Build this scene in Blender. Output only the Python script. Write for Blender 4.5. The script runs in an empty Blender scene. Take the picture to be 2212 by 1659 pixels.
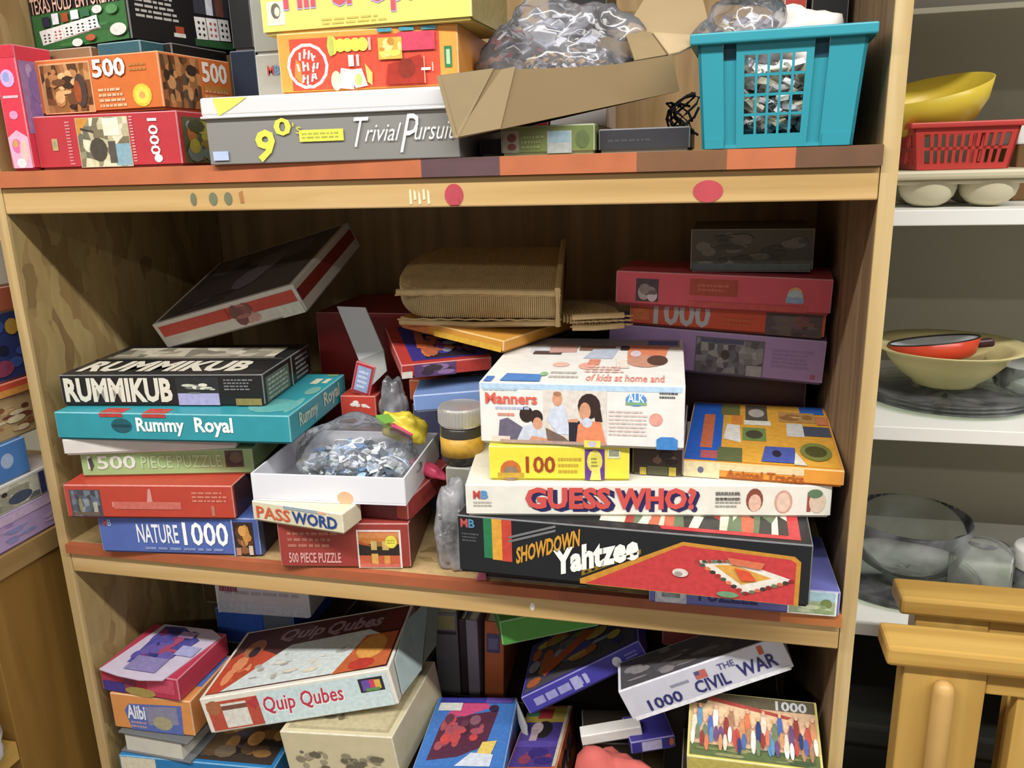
import bpy, bmesh, math, random
from mathutils import Vector, Matrix, Euler, noise
R=math.radians; PI=math.pi
S=bpy.context.scene; COL=S.collection
# ---------------------------------------------------------------- camera, sky, lights, exposure
cd=bpy.data.cameras.new('camera'); cam=bpy.data.objects.new('camera',cd); COL.objects.link(cam)
cd.sensor_fit='HORIZONTAL'; cd.sensor_width=36; cd.lens=1754.35/2212*36; cd.clip_start=.02
cam.matrix_world=Matrix(((0.972806,-0.03418,0.229085,0.75878),(0.2299,0.26282,-0.937055,-0.75076),(-0.02818,0.964239,0.26353,1.5),(0,0,0,1)))
S.camera=cam
W=bpy.data.worlds.new('room_light'); S.world=W; W.use_nodes=True
W.node_tree.nodes['Background'].inputs[0].default_value=(.93,.95,1,1)
W.node_tree.nodes['Background'].inputs[1].default_value=.20
def area(name,loc,rot,sx,sy,p,col):
    l=bpy.data.lights.new(name,'AREA'); l.shape='RECTANGLE'; l.size=sx; l.size_y=sy; l.energy=p; l.color=col
    o=bpy.data.objects.new(name,l); COL.objects.link(o); o.location=loc; o.rotation_euler=[R(a) for a in rot]; return o
area('ceiling_tube_light',(.62,-.98,2.64),(0,0,0),5.0,.10,116,(1,.982,.95))
area('far_fill_light',(.5,-3.0,2.64),(0,0,0),5.0,.12,54,(1,.982,.95))  # unseen second light, added as fill for the lower shadows
S.view_settings.view_transform='Standard'; S.view_settings.look='None'; S.view_settings.exposure=0; S.view_settings.gamma=1
S.view_settings.use_curve_mapping=False
# ---------------------------------------------------------------- materials
def lin(h):
    h=h.lstrip('#'); r=[]
    for i in (0,2,4):
        c=int(h[i:i+2],16)/255; r.append(c/12.92 if c<=.04045 else ((c+.055)/1.055)**2.4)
    y=.2126*r[0]+.7152*r[1]+.0722*r[2]
    return (*[max(.010,c*.92+y*.08) for c in r],1.0)  # greys colours and lifts blacks: a slight veiling haze put into the colour
_m={}
def new(name):
    m=bpy.data.materials.new(name); m.use_nodes=True; nt=m.node_tree; return m,nt,nt.nodes['Principled BSDF']
def mat(h,rough=.5,metal=0,var=.12,scale=60,spec=.4):
    k=(h,rough,metal,var,scale,spec)
    if k in _m: return _m[k]
    m,nt,b=new('surface_'+h); n=nt.nodes; l=nt.links
    tc=n.new('ShaderNodeTexCoord'); nz=n.new('ShaderNodeTexNoise'); nz.inputs['Scale'].default_value=scale; nz.inputs['Detail'].default_value=3
    l.new(tc.outputs['Object'],nz.inputs['Vector'])
    mx=n.new('ShaderNodeMix'); mx.data_type='RGBA'; c=lin(h)
    mx.inputs[6].default_value=[x*(1-var) for x in c[:3]]+[1]; mx.inputs[7].default_value=[min(1,x*(1+var)) for x in c[:3]]+[1]
    l.new(nz.outputs[0],mx.inputs[0]); l.new(mx.outputs[2],b.inputs['Base Color'])
    b.inputs['Roughness'].default_value=rough; b.inputs['Metallic'].default_value=metal; b.inputs['Specular IOR Level'].default_value=spec
    _m[k]=m; return m
def printmat():
    if 'print' in _m: return _m['print']
    m,nt,b=new('print_ink'); n=nt.nodes; l=nt.links
    a=n.new('ShaderNodeAttribute'); a.attribute_name='Col'
    tc=n.new('ShaderNodeTexCoord'); nz=n.new('ShaderNodeTexNoise'); nz.inputs['Scale'].default_value=180; nz.inputs['Detail'].default_value=4
    l.new(tc.outputs['Object'],nz.inputs['Vector'])
    mr=n.new('ShaderNodeMapRange'); mr.inputs[1].default_value=.3; mr.inputs[2].default_value=.7; mr.inputs[3].default_value=.86; mr.inputs[4].default_value=1.1
    l.new(nz.outputs[0],mr.inputs[0])
    mx=n.new('ShaderNodeVectorMath'); mx.operation='SCALE'; l.new(a.outputs['Color'],mx.inputs[0]); l.new(mr.outputs[0],mx.inputs['Scale'])
    l.new(mx.outputs[0],b.inputs['Base Color']); b.inputs['Roughness'].default_value=.42; b.inputs['Specular IOR Level'].default_value=.4
    _m['print']=m; return m
def woodmat(name,c1,c2,c3,axis='X',sc=1.0,rough=.6):
    if name in _m: return _m[name]
    m,nt,b=new(name); n=nt.nodes; l=nt.links
    tc=n.new('ShaderNodeTexCoord'); mp=n.new('ShaderNodeMapping')
    mp.inputs['Scale'].default_value={'X':(3*sc,40*sc,60*sc),'Z':(50*sc,40*sc,3*sc),'Y':(50*sc,3*sc,50*sc)}[axis]
    l.new(tc.outputs['Object'],mp.inputs[0])
    nz=n.new('ShaderNodeTexNoise'); nz.inputs['Scale'].default_value=1; nz.inputs['Detail'].default_value=5; nz.inputs['Distortion'].default_value=.6
    l.new(mp.outputs[0],nz.inputs['Vector'])
    cr=n.new('ShaderNodeValToRGB'); e=cr.color_ramp.elements; e[0].position=.28; e[0].color=lin(c1); e[1].position=.72; e[1].color=lin(c3)
    x=e.new(.5); x.color=lin(c2); l.new(nz.outputs[0],cr.inputs[0]); l.new(cr.outputs[0],b.inputs['Base Color'])
    b.inputs['Roughness'].default_value=rough; b.inputs['Specular IOR Level'].default_value=.3
    bp=n.new('ShaderNodeBump'); bp.inputs['Strength'].default_value=.15; bp.inputs['Distance'].default_value=.002
    l.new(nz.outputs[0],bp.inputs['Height']); l.new(bp.outputs[0],b.inputs['Normal']); _m[name]=m; return m
def osbmat(name,cols,scale=(26,26,9),rough=.65):
    if name in _m: return _m[name]
    m,nt,b=new(name); n=nt.nodes; l=nt.links
    tc=n.new('ShaderNodeTexCoord'); nd=n.new('ShaderNodeTexNoise'); nd.inputs['Scale'].default_value=9; nd.inputs['Detail'].default_value=2
    l.new(tc.outputs['Object'],nd.inputs['Vector'])
    ad=n.new('ShaderNodeMix'); ad.data_type='RGBA'; ad.blend_type='LINEAR_LIGHT'; ad.inputs[0].default_value=.05
    l.new(tc.outputs['Object'],ad.inputs[6]); l.new(nd.outputs['Color'],ad.inputs[7])
    mp=n.new('ShaderNodeMapping'); mp.inputs['Scale'].default_value=scale; mp.inputs['Rotation'].default_value=(R(14),R(9),0); l.new(ad.outputs[2],mp.inputs[0])
    vo=n.new('ShaderNodeTexVoronoi'); vo.inputs['Scale'].default_value=1.0; l.new(mp.outputs[0],vo.inputs['Vector'])
    sp=n.new('ShaderNodeSeparateColor'); l.new(vo.outputs['Color'],sp.inputs[0])
    cr=n.new('ShaderNodeValToRGB'); e=cr.color_ramp.elements; cr.color_ramp.interpolation='LINEAR'
    e[0].color=lin(cols[0]); e[1].color=lin(cols[-1])
    for i,c in enumerate(cols[1:-1]): x=e.new((i+1)/(len(cols)-1)); x.color=lin(c)
    l.new(sp.outputs[0],cr.inputs[0])
    ng=n.new('ShaderNodeTexNoise'); ng.inputs['Scale'].default_value=1; ng.inputs['Detail'].default_value=4
    mp2=n.new('ShaderNodeMapping'); mp2.inputs['Scale'].default_value=(90,90,14); l.new(tc.outputs['Object'],mp2.inputs[0]); l.new(mp2.outputs[0],ng.inputs['Vector'])
    mr=n.new('ShaderNodeMapRange'); mr.inputs[3].default_value=.72; mr.inputs[4].default_value=1.2; l.new(ng.outputs[0],mr.inputs[0])
    vm=n.new('ShaderNodeVectorMath'); vm.operation='SCALE'; l.new(cr.outputs[0],vm.inputs[0]); l.new(mr.outputs[0],vm.inputs['Scale'])
    l.new(vm.outputs[0],b.inputs['Base Color']); b.inputs['Roughness'].default_value=rough; b.inputs['Specular IOR Level'].default_value=.25
    bp=n.new('ShaderNodeBump'); bp.inputs['Strength'].default_value=.25; bp.inputs['Distance'].default_value=.002
    l.new(sp.outputs[1],bp.inputs['Height']); l.new(bp.outputs[0],b.inputs['Normal']); _m[name]=m; return m
def clearmat(name,tint='f4f4f8',body=.14,gl=.06,rough=.12,ior=1.45):
    if name in _m: return _m[name]
    m=bpy.data.materials.new(name); m.use_nodes=True; nt=m.node_tree; n=nt.nodes; l=nt.links
    for x in list(n): n.remove(x)
    o=n.new('ShaderNodeOutputMaterial'); tr=n.new('ShaderNodeBsdfTransparent'); tr.inputs[0].default_value=lin(tint)
    df=n.new('ShaderNodeBsdfDiffuse'); df.inputs[0].default_value=lin('e8e8ee')
    gs=n.new('ShaderNodeBsdfGlossy'); gs.inputs['Roughness'].default_value=rough
    fr=n.new('ShaderNodeFresnel'); fr.inputs[0].default_value=ior
    ma=n.new('ShaderNodeMath'); ma.operation='ADD'; ma.inputs[1].default_value=gl; l.new(fr.outputs[0],ma.inputs[0])
    tc=n.new('ShaderNodeTexCoord'); nz=n.new('ShaderNodeTexNoise'); nz.inputs['Scale'].default_value=28; nz.inputs['Detail'].default_value=3; l.new(tc.outputs['Object'],nz.inputs['Vector'])
    mr=n.new('ShaderNodeMapRange'); mr.inputs[1].default_value=.35; mr.inputs[2].default_value=.7; mr.inputs[3].default_value=body*.4; mr.inputs[4].default_value=body*1.7; l.new(nz.outputs[0],mr.inputs[0])
    m1=n.new('ShaderNodeMixShader'); l.new(mr.outputs[0],m1.inputs[0]); l.new(tr.outputs[0],m1.inputs[1]); l.new(df.outputs[0],m1.inputs[2])
    m2=n.new('ShaderNodeMixShader'); l.new(ma.outputs[0],m2.inputs[0]); l.new(m1.outputs[0],m2.inputs[1]); l.new(gs.outputs[0],m2.inputs[2])
    l.new(m2.outputs[0],o.inputs[0]); _m[name]=m; return m
# ---------------------------------------------------------------- object helpers
def tag(o,label=None,cat=None,group=None,kind=None):
    if label: o['label']=label
    if cat: o['category']=cat
    if group: o['group']=group
    if kind: o['kind']=kind
    return o
def thing(name,label,cat,loc=(0,0,0),rot=(0,0,0),group=None):
    o=bpy.data.objects.new(name,None); COL.objects.link(o); o.location=loc; o.rotation_euler=[R(a) for a in rot]; o.empty_display_size=.02
    return tag(o,label,cat,group)
def link(name,me,parent=None):
    o=bpy.data.objects.new(name,me); COL.objects.link(o)
    if parent: o.parent=parent
    return o
def pyd(name,V,F,m,parent=None,smooth=False):
    me=bpy.data.meshes.new(name); me.from_pydata([tuple(v) for v in V],[],F); me.materials.append(m)
    bm=bmesh.new(); bm.from_mesh(me); bmesh.ops.recalc_face_normals(bm,faces=bm.faces); bm.to_mesh(me); bm.free()
    if smooth: me.polygons.foreach_set('use_smooth',[True]*len(me.polygons))
    return link(name,me,parent)
class MB:
    """collects shapes for one mesh"""
    def __init__(s): s.v=[]; s.f=[]
    def add(s,V,F):
        k=len(s.v); s.v+=[Vector(a) for a in V]; s.f+=[tuple(i+k for i in f) for f in F]; return s
    def box(s,x0,x1,y0,y1,z0,z1,fn=None,b=0):
        if b>0:
            bm=bmesh.new(); bmesh.ops.create_cube(bm,size=1)
            for v in bm.verts: v.co=Vector((x0+(v.co.x+.5)*(x1-x0),y0+(v.co.y+.5)*(y1-y0),z0+(v.co.z+.5)*(z1-z0)))
            bmesh.ops.bevel(bm,geom=bm.edges[:],offset=b,segments=2,affect='EDGES',profile=.5)
            V=[v.co.copy() for v in bm.verts]; bm.verts.index_update(); F=[[v.index for v in f.verts] for f in bm.faces]; bm.free()
        else:
            V=[Vector((x,y,z)) for z in (z0,z1) for y in (y0,y1) for x in (x0,x1)]
            F=[(0,2,3,1),(4,5,7,6),(0,1,5,4),(2,6,7,3),(0,4,6,2),(1,3,7,5)]
        if fn: V=[fn(v) for v in V]
        return s.add(V,F)
    def slab(s,pts,t):
        P=[Vector(p) for p in pts]; nrm=Vector((0,0,0))
        for i in range(1,len(P)-1): nrm+=(P[i]-P[0]).cross(P[i+1]-P[0])
        nrm.normalize(); k=len(P); V=P+[p-nrm*t for p in P]
        F=[tuple(range(k)),tuple(range(2*k-1,k-1,-1))]+[(i,i+k,(i+1)%k+k,(i+1)%k) for i in range(k)]
        return s.add(V,F)
    def lathe(s,prof,n=32,fn=None,closed=False):
        V=[];F=[]; k=len(prof)
        for j in range(n):
            a=2*PI*j/n
            for r,z in prof: V.append(Vector((r*math.cos(a),r*math.sin(a),z)))
        m=k if closed else k-1
        for j in range(n):
            for i in range(m):
                a=j*k+i; b=j*k+(i+1)%k; c=((j+1)%n)*k+(i+1)%k; d=((j+1)%n)*k+i
                F.append((a,d,c,b))
        if fn: V=[fn(v) for v in V]
        return s.add(V,F)
    def tube(s,pts,r,n=8):
        P=[Vector(p) for p in pts]; V=[];F=[]
        for i,p in enumerate(P):
            d=(P[min(i+1,len(P)-1)]-P[max(i-1,0)]).normalized(); u=d.orthogonal().normalized(); w=d.cross(u)
            rr=r[i] if isinstance(r,(list,tuple)) else r
            for j in range(n):
                a=2*PI*j/n; V.append(p+(u*math.cos(a)+w*math.sin(a))*rr)
        for i in range(len(P)-1):
            for j in range(n): F.append((i*n+j,i*n+(j+1)%n,(i+1)*n+(j+1)%n,(i+1)*n+j))
        F.append(tuple(range(n-1,-1,-1))); F.append(tuple((len(P)-1)*n+j for j in range(n)))
        return s.add(V,F)
    def build(s,name,m,parent=None,smooth=False): return pyd(name,s.v,s.f,m,parent,smooth)
def wear(h):
    c=[int(h[i:i+2],16) for i in (0,2,4)]; return ''.join('%02x'%int(x+(228-x)*.42) for x in c)
# ---------------------------------------------------------------- game boxes with printed faces
DIM={}
def shell(name,w,d,h,z0,hexc,parent,rough,b=.0012,open_bottom=True,mt=None):
    """five-sided cardboard lid with turned edges, 1.5 mm thick"""
    bm=bmesh.new(); bmesh.ops.create_cube(bm,size=1)
    for v in bm.verts: v.co=Vector((v.co.x*w,(v.co.y+.5)*d,z0+(v.co.z+.5)*h))
    if open_bottom: bmesh.ops.delete(bm,geom=[f for f in bm.faces if f.normal.z<-.5],context='FACES')
    bmesh.ops.bevel(bm,geom=[e for e in bm.edges if len(e.link_faces)==2],offset=b,segments=2,affect='EDGES',profile=.5)
    bm.normal_update()
    for f in bm.faces:
        if max(abs(f.normal.x),abs(f.normal.y),abs(f.normal.z))<.995: f.material_index=1
    if open_bottom: bmesh.ops.solidify(bm,geom=bm.faces[:],thickness=.0015)
    me=bpy.data.meshes.new(name); bm.to_mesh(me); bm.free()
    me.materials.append(mt or mat(hexc,rough)); me.materials.append(mt or mat(wear(hexc),.7,var=.3,scale=140)); return link(name,me,parent)
HOST={}
def gbox(name,label,cat,g,hexc,tray=None,group=None,rough=.42,gap=.003,solid=False,mt=None,lidh=None,lname='lid'):
    x,y,z,rx,ry,rz,w,d,h=g
    t=thing(name,label,cat,(x,y,z),(rx,ry,rz),group); DIM[t.name]=(w,d,h)
    if solid: HOST[t.name]=shell('body',w,d,h,0,hexc,t,rough,open_bottom=False,mt=mt); return t
    lh=lidh or h-gap
    HOST[t.name]=shell(lname,w,d,lh,h-lh,hexc,t,rough,mt=mt)
    MB().box(-w/2+.002,w/2-.002,.002,d-.002,0,h-.002,b=.0008).build('tray',mat(tray or wear(hexc),.7),t)
    return t
def fmap(t,face):
    w,d,h=DIM[t.name]
    return {'F':lambda u,v,o:Vector((-w/2+u*w,-o,v*h)),'T':lambda u,v,o:Vector((-w/2+u*w,v*d,h+o)),
            'R':lambda u,v,o:Vector((w/2+o,u*d,v*h)),'L':lambda u,v,o:Vector((-w/2-o,d-u*d,v*h))}[face]
def asp(t,face):
    w,d,h=DIM[t.name]; return {'F':w/h,'T':w/d,'R':d/h,'L':d/h}[face]
def shapes2polys(sh,ar=1):
    out=[]
    for s in sh:
        k=s[0]
        if k=='r': _,a,b,c,d,hx=s; out.append(([(a,b),(c,b),(c,d),(a,d)],hx))
        elif k=='e':
            _,cu,cv,ru,rv,hx=s[:6]; out.append(([(cu+ru*math.cos(2*PI*i/14),cv+rv*math.sin(2*PI*i/14)) for i in range(14)],hx))
        elif k=='p': out.append((list(s[2:]),s[1]))
        elif k=='m':
            _,a,b,c,d,nx,ny,seed,pal=s; rg=random.Random(seed)
            P={}
            for i in range(nx+1):
                for j in range(ny+1):
                    du=(rg.random()-.5)*.7/nx if 0<i<nx else 0; dv=(rg.random()-.5)*.7/ny if 0<j<ny else 0
                    P[i,j]=(a+(c-a)*(i/nx+du),b+(d-b)*(j/ny+dv))
            out.append(([P[i,j] for i,j in ()],None)) if 0 else None
            for i in range(nx):
                for j in range(ny): out.append(([P[i,j],P[i+1,j],P[i+1,j+1],P[i,j+1]],rg.choice(pal),'flat'))
        elif k=='k':
            _,a,b,c,d,n,seed,size,pal=s; rg=random.Random(seed)
            for i in range(n):
                su=size*(c-a)*(.4+rg.random()); sv=size*(d-b)*(.4+rg.random())
                su=min(su,(c-a)/2); sv=min(sv,(d-b)/2)
                cu=rg.uniform(a+su,c-su); cv=rg.uniform(b+sv,d-sv)
                out.append(([(cu+su*math.cos(2*PI*q/8),cv+sv*math.sin(2*PI*q/8)) for q in range(8)],rg.choice(pal)))
        elif k=='l':
            _,a,b,c,d,rows,seed,hx=s; rg=random.Random(seed); rh=(d-b)/rows
            for r in range(rows):
                u=a; v=b+rh*(rows-1-r)
                end=c-(c-a)*rg.random()*.25
                while u<end:
                    wl=min((c-a)*(.06+.13*rg.random()),end-u); out.append(([(u,v+rh*.22),(u+wl,v+rh*.22),(u+wl,v+rh*.72),(u,v+rh*.72)],hx,'flat')); u+=wl+(c-a)*.03
    return [o for o in out if o[1]]
def dec(t,face,name,sh,layer=1,label=None):
    """flat printing on a face of a box"""
    f=fmap(t,face); off=.00025*layer; PL=[]
    for pl in shapes2polys(sh):
        q=[(min(max(u,.004),.996),min(max(v,.004),.996)) for u,v in pl[0]]
        PL.append((q,off,lin(pl[1]),len(pl)<3))
        if len(pl)<3: off+=.00004
        elif off<.00025*layer+.0001: off+=.000001
    # pieces of printing that do not touch become parts of their own
    G_=[]
    for p in PL:
        us=[a for a,_ in p[0]]; vs=[b for _,b in p[0]]; bb=[min(us)-.012,min(vs)-.03,max(us)+.012,max(vs)+.03]; ps=[p]
        for g in [g for g in G_ if g[0][0]<bb[2] and bb[0]<g[0][2] and g[0][1]<bb[3] and bb[1]<g[0][3]]:
            G_.remove(g); ps=g[1]+ps; bb=[min(bb[0],g[0][0]),min(bb[1],g[0][1]),max(bb[2],g[0][2]),max(bb[3],g[0][3])]
        G_.append((bb,ps))
    for _,ps in G_:
        ps.sort(key=lambda p:p[1]); V=[];F=[]
        for q,o_,c,_ in ps: k=len(V); V+=[f(u,v,o_) for u,v in q]; F.append(tuple(range(k,k+len(q))))
        me=bpy.data.meshes.new(name); me.from_pydata(V,[],F); me.materials.append(printmat())
        ca=me.color_attributes.new('Col','FLOAT_COLOR','CORNER'); i=0
        for pg,p in zip(me.polygons,ps):
            for _ in pg.loop_indices: ca.data[i].color=p[2]; i+=1
        o=link(name,me,HOST.get(t.name,t))
    return o
_tc={}
def textmesh(s,bold,shear):
    k=(s,bold,shear)
    if k in _tc: return _tc[k]
    c=bpy.data.curves.new('lettering','FONT'); c.body=s; c.size=1; c.offset=bold; c.shear=shear; c.resolution_u=2; c.fill_mode='FRONT'
    o=bpy.data.objects.new('lettering',c); COL.objects.link(o)
    dg=bpy.context.evaluated_depsgraph_get(); me=bpy.data.meshes.new_from_object(o.evaluated_get(dg))
    V=[(v.co.x,v.co.y) for v in me.vertices]; F=[tuple(p.vertices) for p in me.polygons]
    bpy.data.objects.remove(o); bpy.data.curves.remove(c); bpy.data.meshes.remove(me)
    a=min(v[0] for v in V); b=max(v[0] for v in V); c0=min(v[1] for v in V); d=max(v[1] for v in V)
    _tc[k]=([((x-a)/(b-a),(y-c0)/(d-c0)) for x,y in V],F); return _tc[k]
def txt(t,face,rect,s,hexc,bold=0,shear=0,rot=0,layer=3,name='lettering',slant=0,arc=None,rough=.45):
    V,F=textmesh(s,bold,shear); f=fmap(t,face); a,b,c,d=rect; P=[]
    for x,y in V:
        if rot==-90: x,y=y,1-x
        elif rot==90: x,y=1-y,x
        u=a+(c-a)*x; v=b+(d-b)*y+slant*(x)
        if arc: v+=arc*(1-(2*x-1)**2)
        P.append(f(u,v,.00025*layer))
    return pyd(name,P,F,mat(hexc,rough,var=.03),HOST.get(t.name,t))
def put(g,**k):
    g=list(g)
    for i,n in enumerate('x y z rx ry rz w d h'.split()):
        if n in k: g[i]=k[n]
    return g
# ---------------------------------------------------------------- the room
def struct(name,x0,x1,y0,y1,z0,z1,m):
    o=MB().box(x0,x1,y0,y1,z0,z1).build(name,m); o['kind']='structure'; return o
struct('floor',-3.5,4.5,-5,.62,-.05,0,mat('8a8378',.6,scale=6))
struct('wall_back',-3.5,4.5,.56,.62,0,2.72,mat('a7a08a',.8,var=.05,scale=4))
struct('ceiling',-3.5,4.5,-5,.62,2.72,2.78,mat('d8d6cf',.9,var=.03))
# ---------------------------------------------------------------- the wooden bookcase
OSB=osbmat('osb_board',('8c7044','9f8450','aa9058','ae955e','967948','a88e57','b19a64','9c8150'),(60,60,12))
OSB2=osbmat('osb_deck',('9a7f50','b3965f','c4a873','a98c58','caa872'),(22,50,22))
PLY=woodmat('plywood_side','6a5238','856b4c','93795a','Z',1.0)
PINE=woodmat('pine_strip','b08c50','c49f62','d0b07a','X',.8,.5)
EDGE=woodmat('sawn_edge','a98c58','bfa26a','cdb582','Z',1,.6)
BACK=woodmat('back_plywood','967848','b09060','c4a270','Z',.7)
bc=thing('bookcase','tall rough wooden bookcase of chipboard and pine packed with boxed games','bookcase',(.455,0,0))
X0,X1=-.455,.455; Ti=.0135; DP=.40
for s,m in ((-1,OSB),(1,PLY)):
    xa=X0 if s<0 else X1-Ti
    p=MB().box(xa,xa+Ti,.004,DP,.0,2.1).build('side_panel',m,bc)
    MB().box(xa,xa+Ti,0,.004,.0,2.1).build('sawn_edge',EDGE,p)
MB().box(X0,X1,DP,DP+.006,0,2.1).build('back_panel',BACK,bc)
xi0,xi1=X0+Ti,X1-Ti
def shelf(zt,segs,lb=.045,eh=.017):
    s=MB().box(xi0,xi1,.004,DP,zt-.017,zt).build('shelf',OSB2,bc)
    for a,b,hx in segs: MB().box(a-.455,b-.455,-.005,.004,zt-eh,zt-.0002).build('painted_edge',mat(hx,.55,var=.25,scale=30),s)
    lp=MB().box(xi0+.0005,xi1-.0005,0,.0038,zt-lb,zt-eh-.0002,b=.0015).build('front_lip',PINE,s)
    return s,lp
def mark(parent,name,pts,hx,y=-.0005,t=.0006):
    return MB().slab([(x-.455,y,z) for x,z in pts],t).build(name,mat(hx,.6,var=.15),parent)
def disc(cx,cz,rx,rz,n=18): return [(cx+rx*math.cos(2*PI*i/n),cz+rz*math.sin(2*PI*i/n)) for i in range(n)]
TZ,MZ,LZ=1.5055,1.0690,.70
O1,PU,BR='b8653a','5f4448','7a5232'
s1,l1=shelf(TZ,[(.0135,.495,O1),(.495,.571,PU),(.571,.695,O1),(.695,.772,BR),(.772,.828,O1),(.828,.8965,'6b4a32')])
s2,l2=shelf(MZ,[(.0135,.62,'a95a34'),(.62,.84,'9c5434'),(.84,.8965,'c07238')],.0385,.0115)
shelf(LZ,[(.0135,.8965,O1)]); shelf(2.06,[(.0135,.8965,O1)])
mark(l1,'paint_dot',disc(.5245,1.4715,.0092,.0105),'b5404c'); mark(l1,'paint_drip',[(.520,1.4625),(.530,1.4625),(.5285,1.470),(.5215,1.470)],'b5404c',y=-.0012)
mark(l1,'paint_dot',disc(.757,1.4705,.013,.0095),'b8404a')
for x,rr in ((.247,.0035),(.2695,.0047),(.2865,.0045)): mark(l1,'knot_stain',disc(x,1.4725,rr,.0065),'6e7256')
mark(l1,'ink_smear',[(.3,1.468),(.304,1.468),(.303,1.480),(.299,1.478)],'a8703a')
for i in range(5): mark(l1,'white_scuff',[(.480+i*.0045,1.4635+i%2*.004),(.4825+i*.0045,1.464+i%2*.004),(.482+i*.0045,1.478-i%3*.003),(.4800+i*.0045,1.477)],'e6d9b4')
mark(l2,'white_chip',disc(.5905,1.0445,.0026,.0046),'ece6da')
# ---------------------------------------------------------------- white shelves at the right, side unit at the left
WH=mat('e9e8e2',.45,var=.02)
ws=thing('white_shelf_unit','white laminate shelf unit beside the wooden bookcase, holding kitchenware','shelves',(.915,.2,0))
MB().box(0,.014,0,.33,0,2.1).build('upright',WH,ws); MB().box(1.2,1.214,0,.33,0,2.1).build('upright',WH,ws)
for z in (1.439,1.198,.945,.47,1.70): MB().box(.014,1.2,0,.33,z-.0165,z,b=.001).build('shelf',WH,ws)
su=thing('side_shelf_unit','low brown wooden shelf unit at right angles to the bookcase, left edge','shelves',(-.05,0,0))
BRW=woodmat('brown_board','7a571c','8a6424','96702c','Z',.6,.55); TOPW=woodmat('shelf_top_board','86683a','987846','a68652','Y',.7,.5); YW=woodmat('yellow_board','b8913c','c79f47','d2ad58','Y',.6,.5)
MB().box(-.40,0,-.9,.30,1.034,1.062,b=.001).build('shelf',TOPW,su)
MB().box(-.40,-.004,-.064,.30,0,1.034,b=.001).build('upright',BRW,su)
MB().box(-.40,-.004,-.9,-.066,.80,.825).build('shelf',YW,su)
MB().box(-.42,-.40,-.9,.30,0,1.9).build('back_board',BRW,su)
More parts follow.
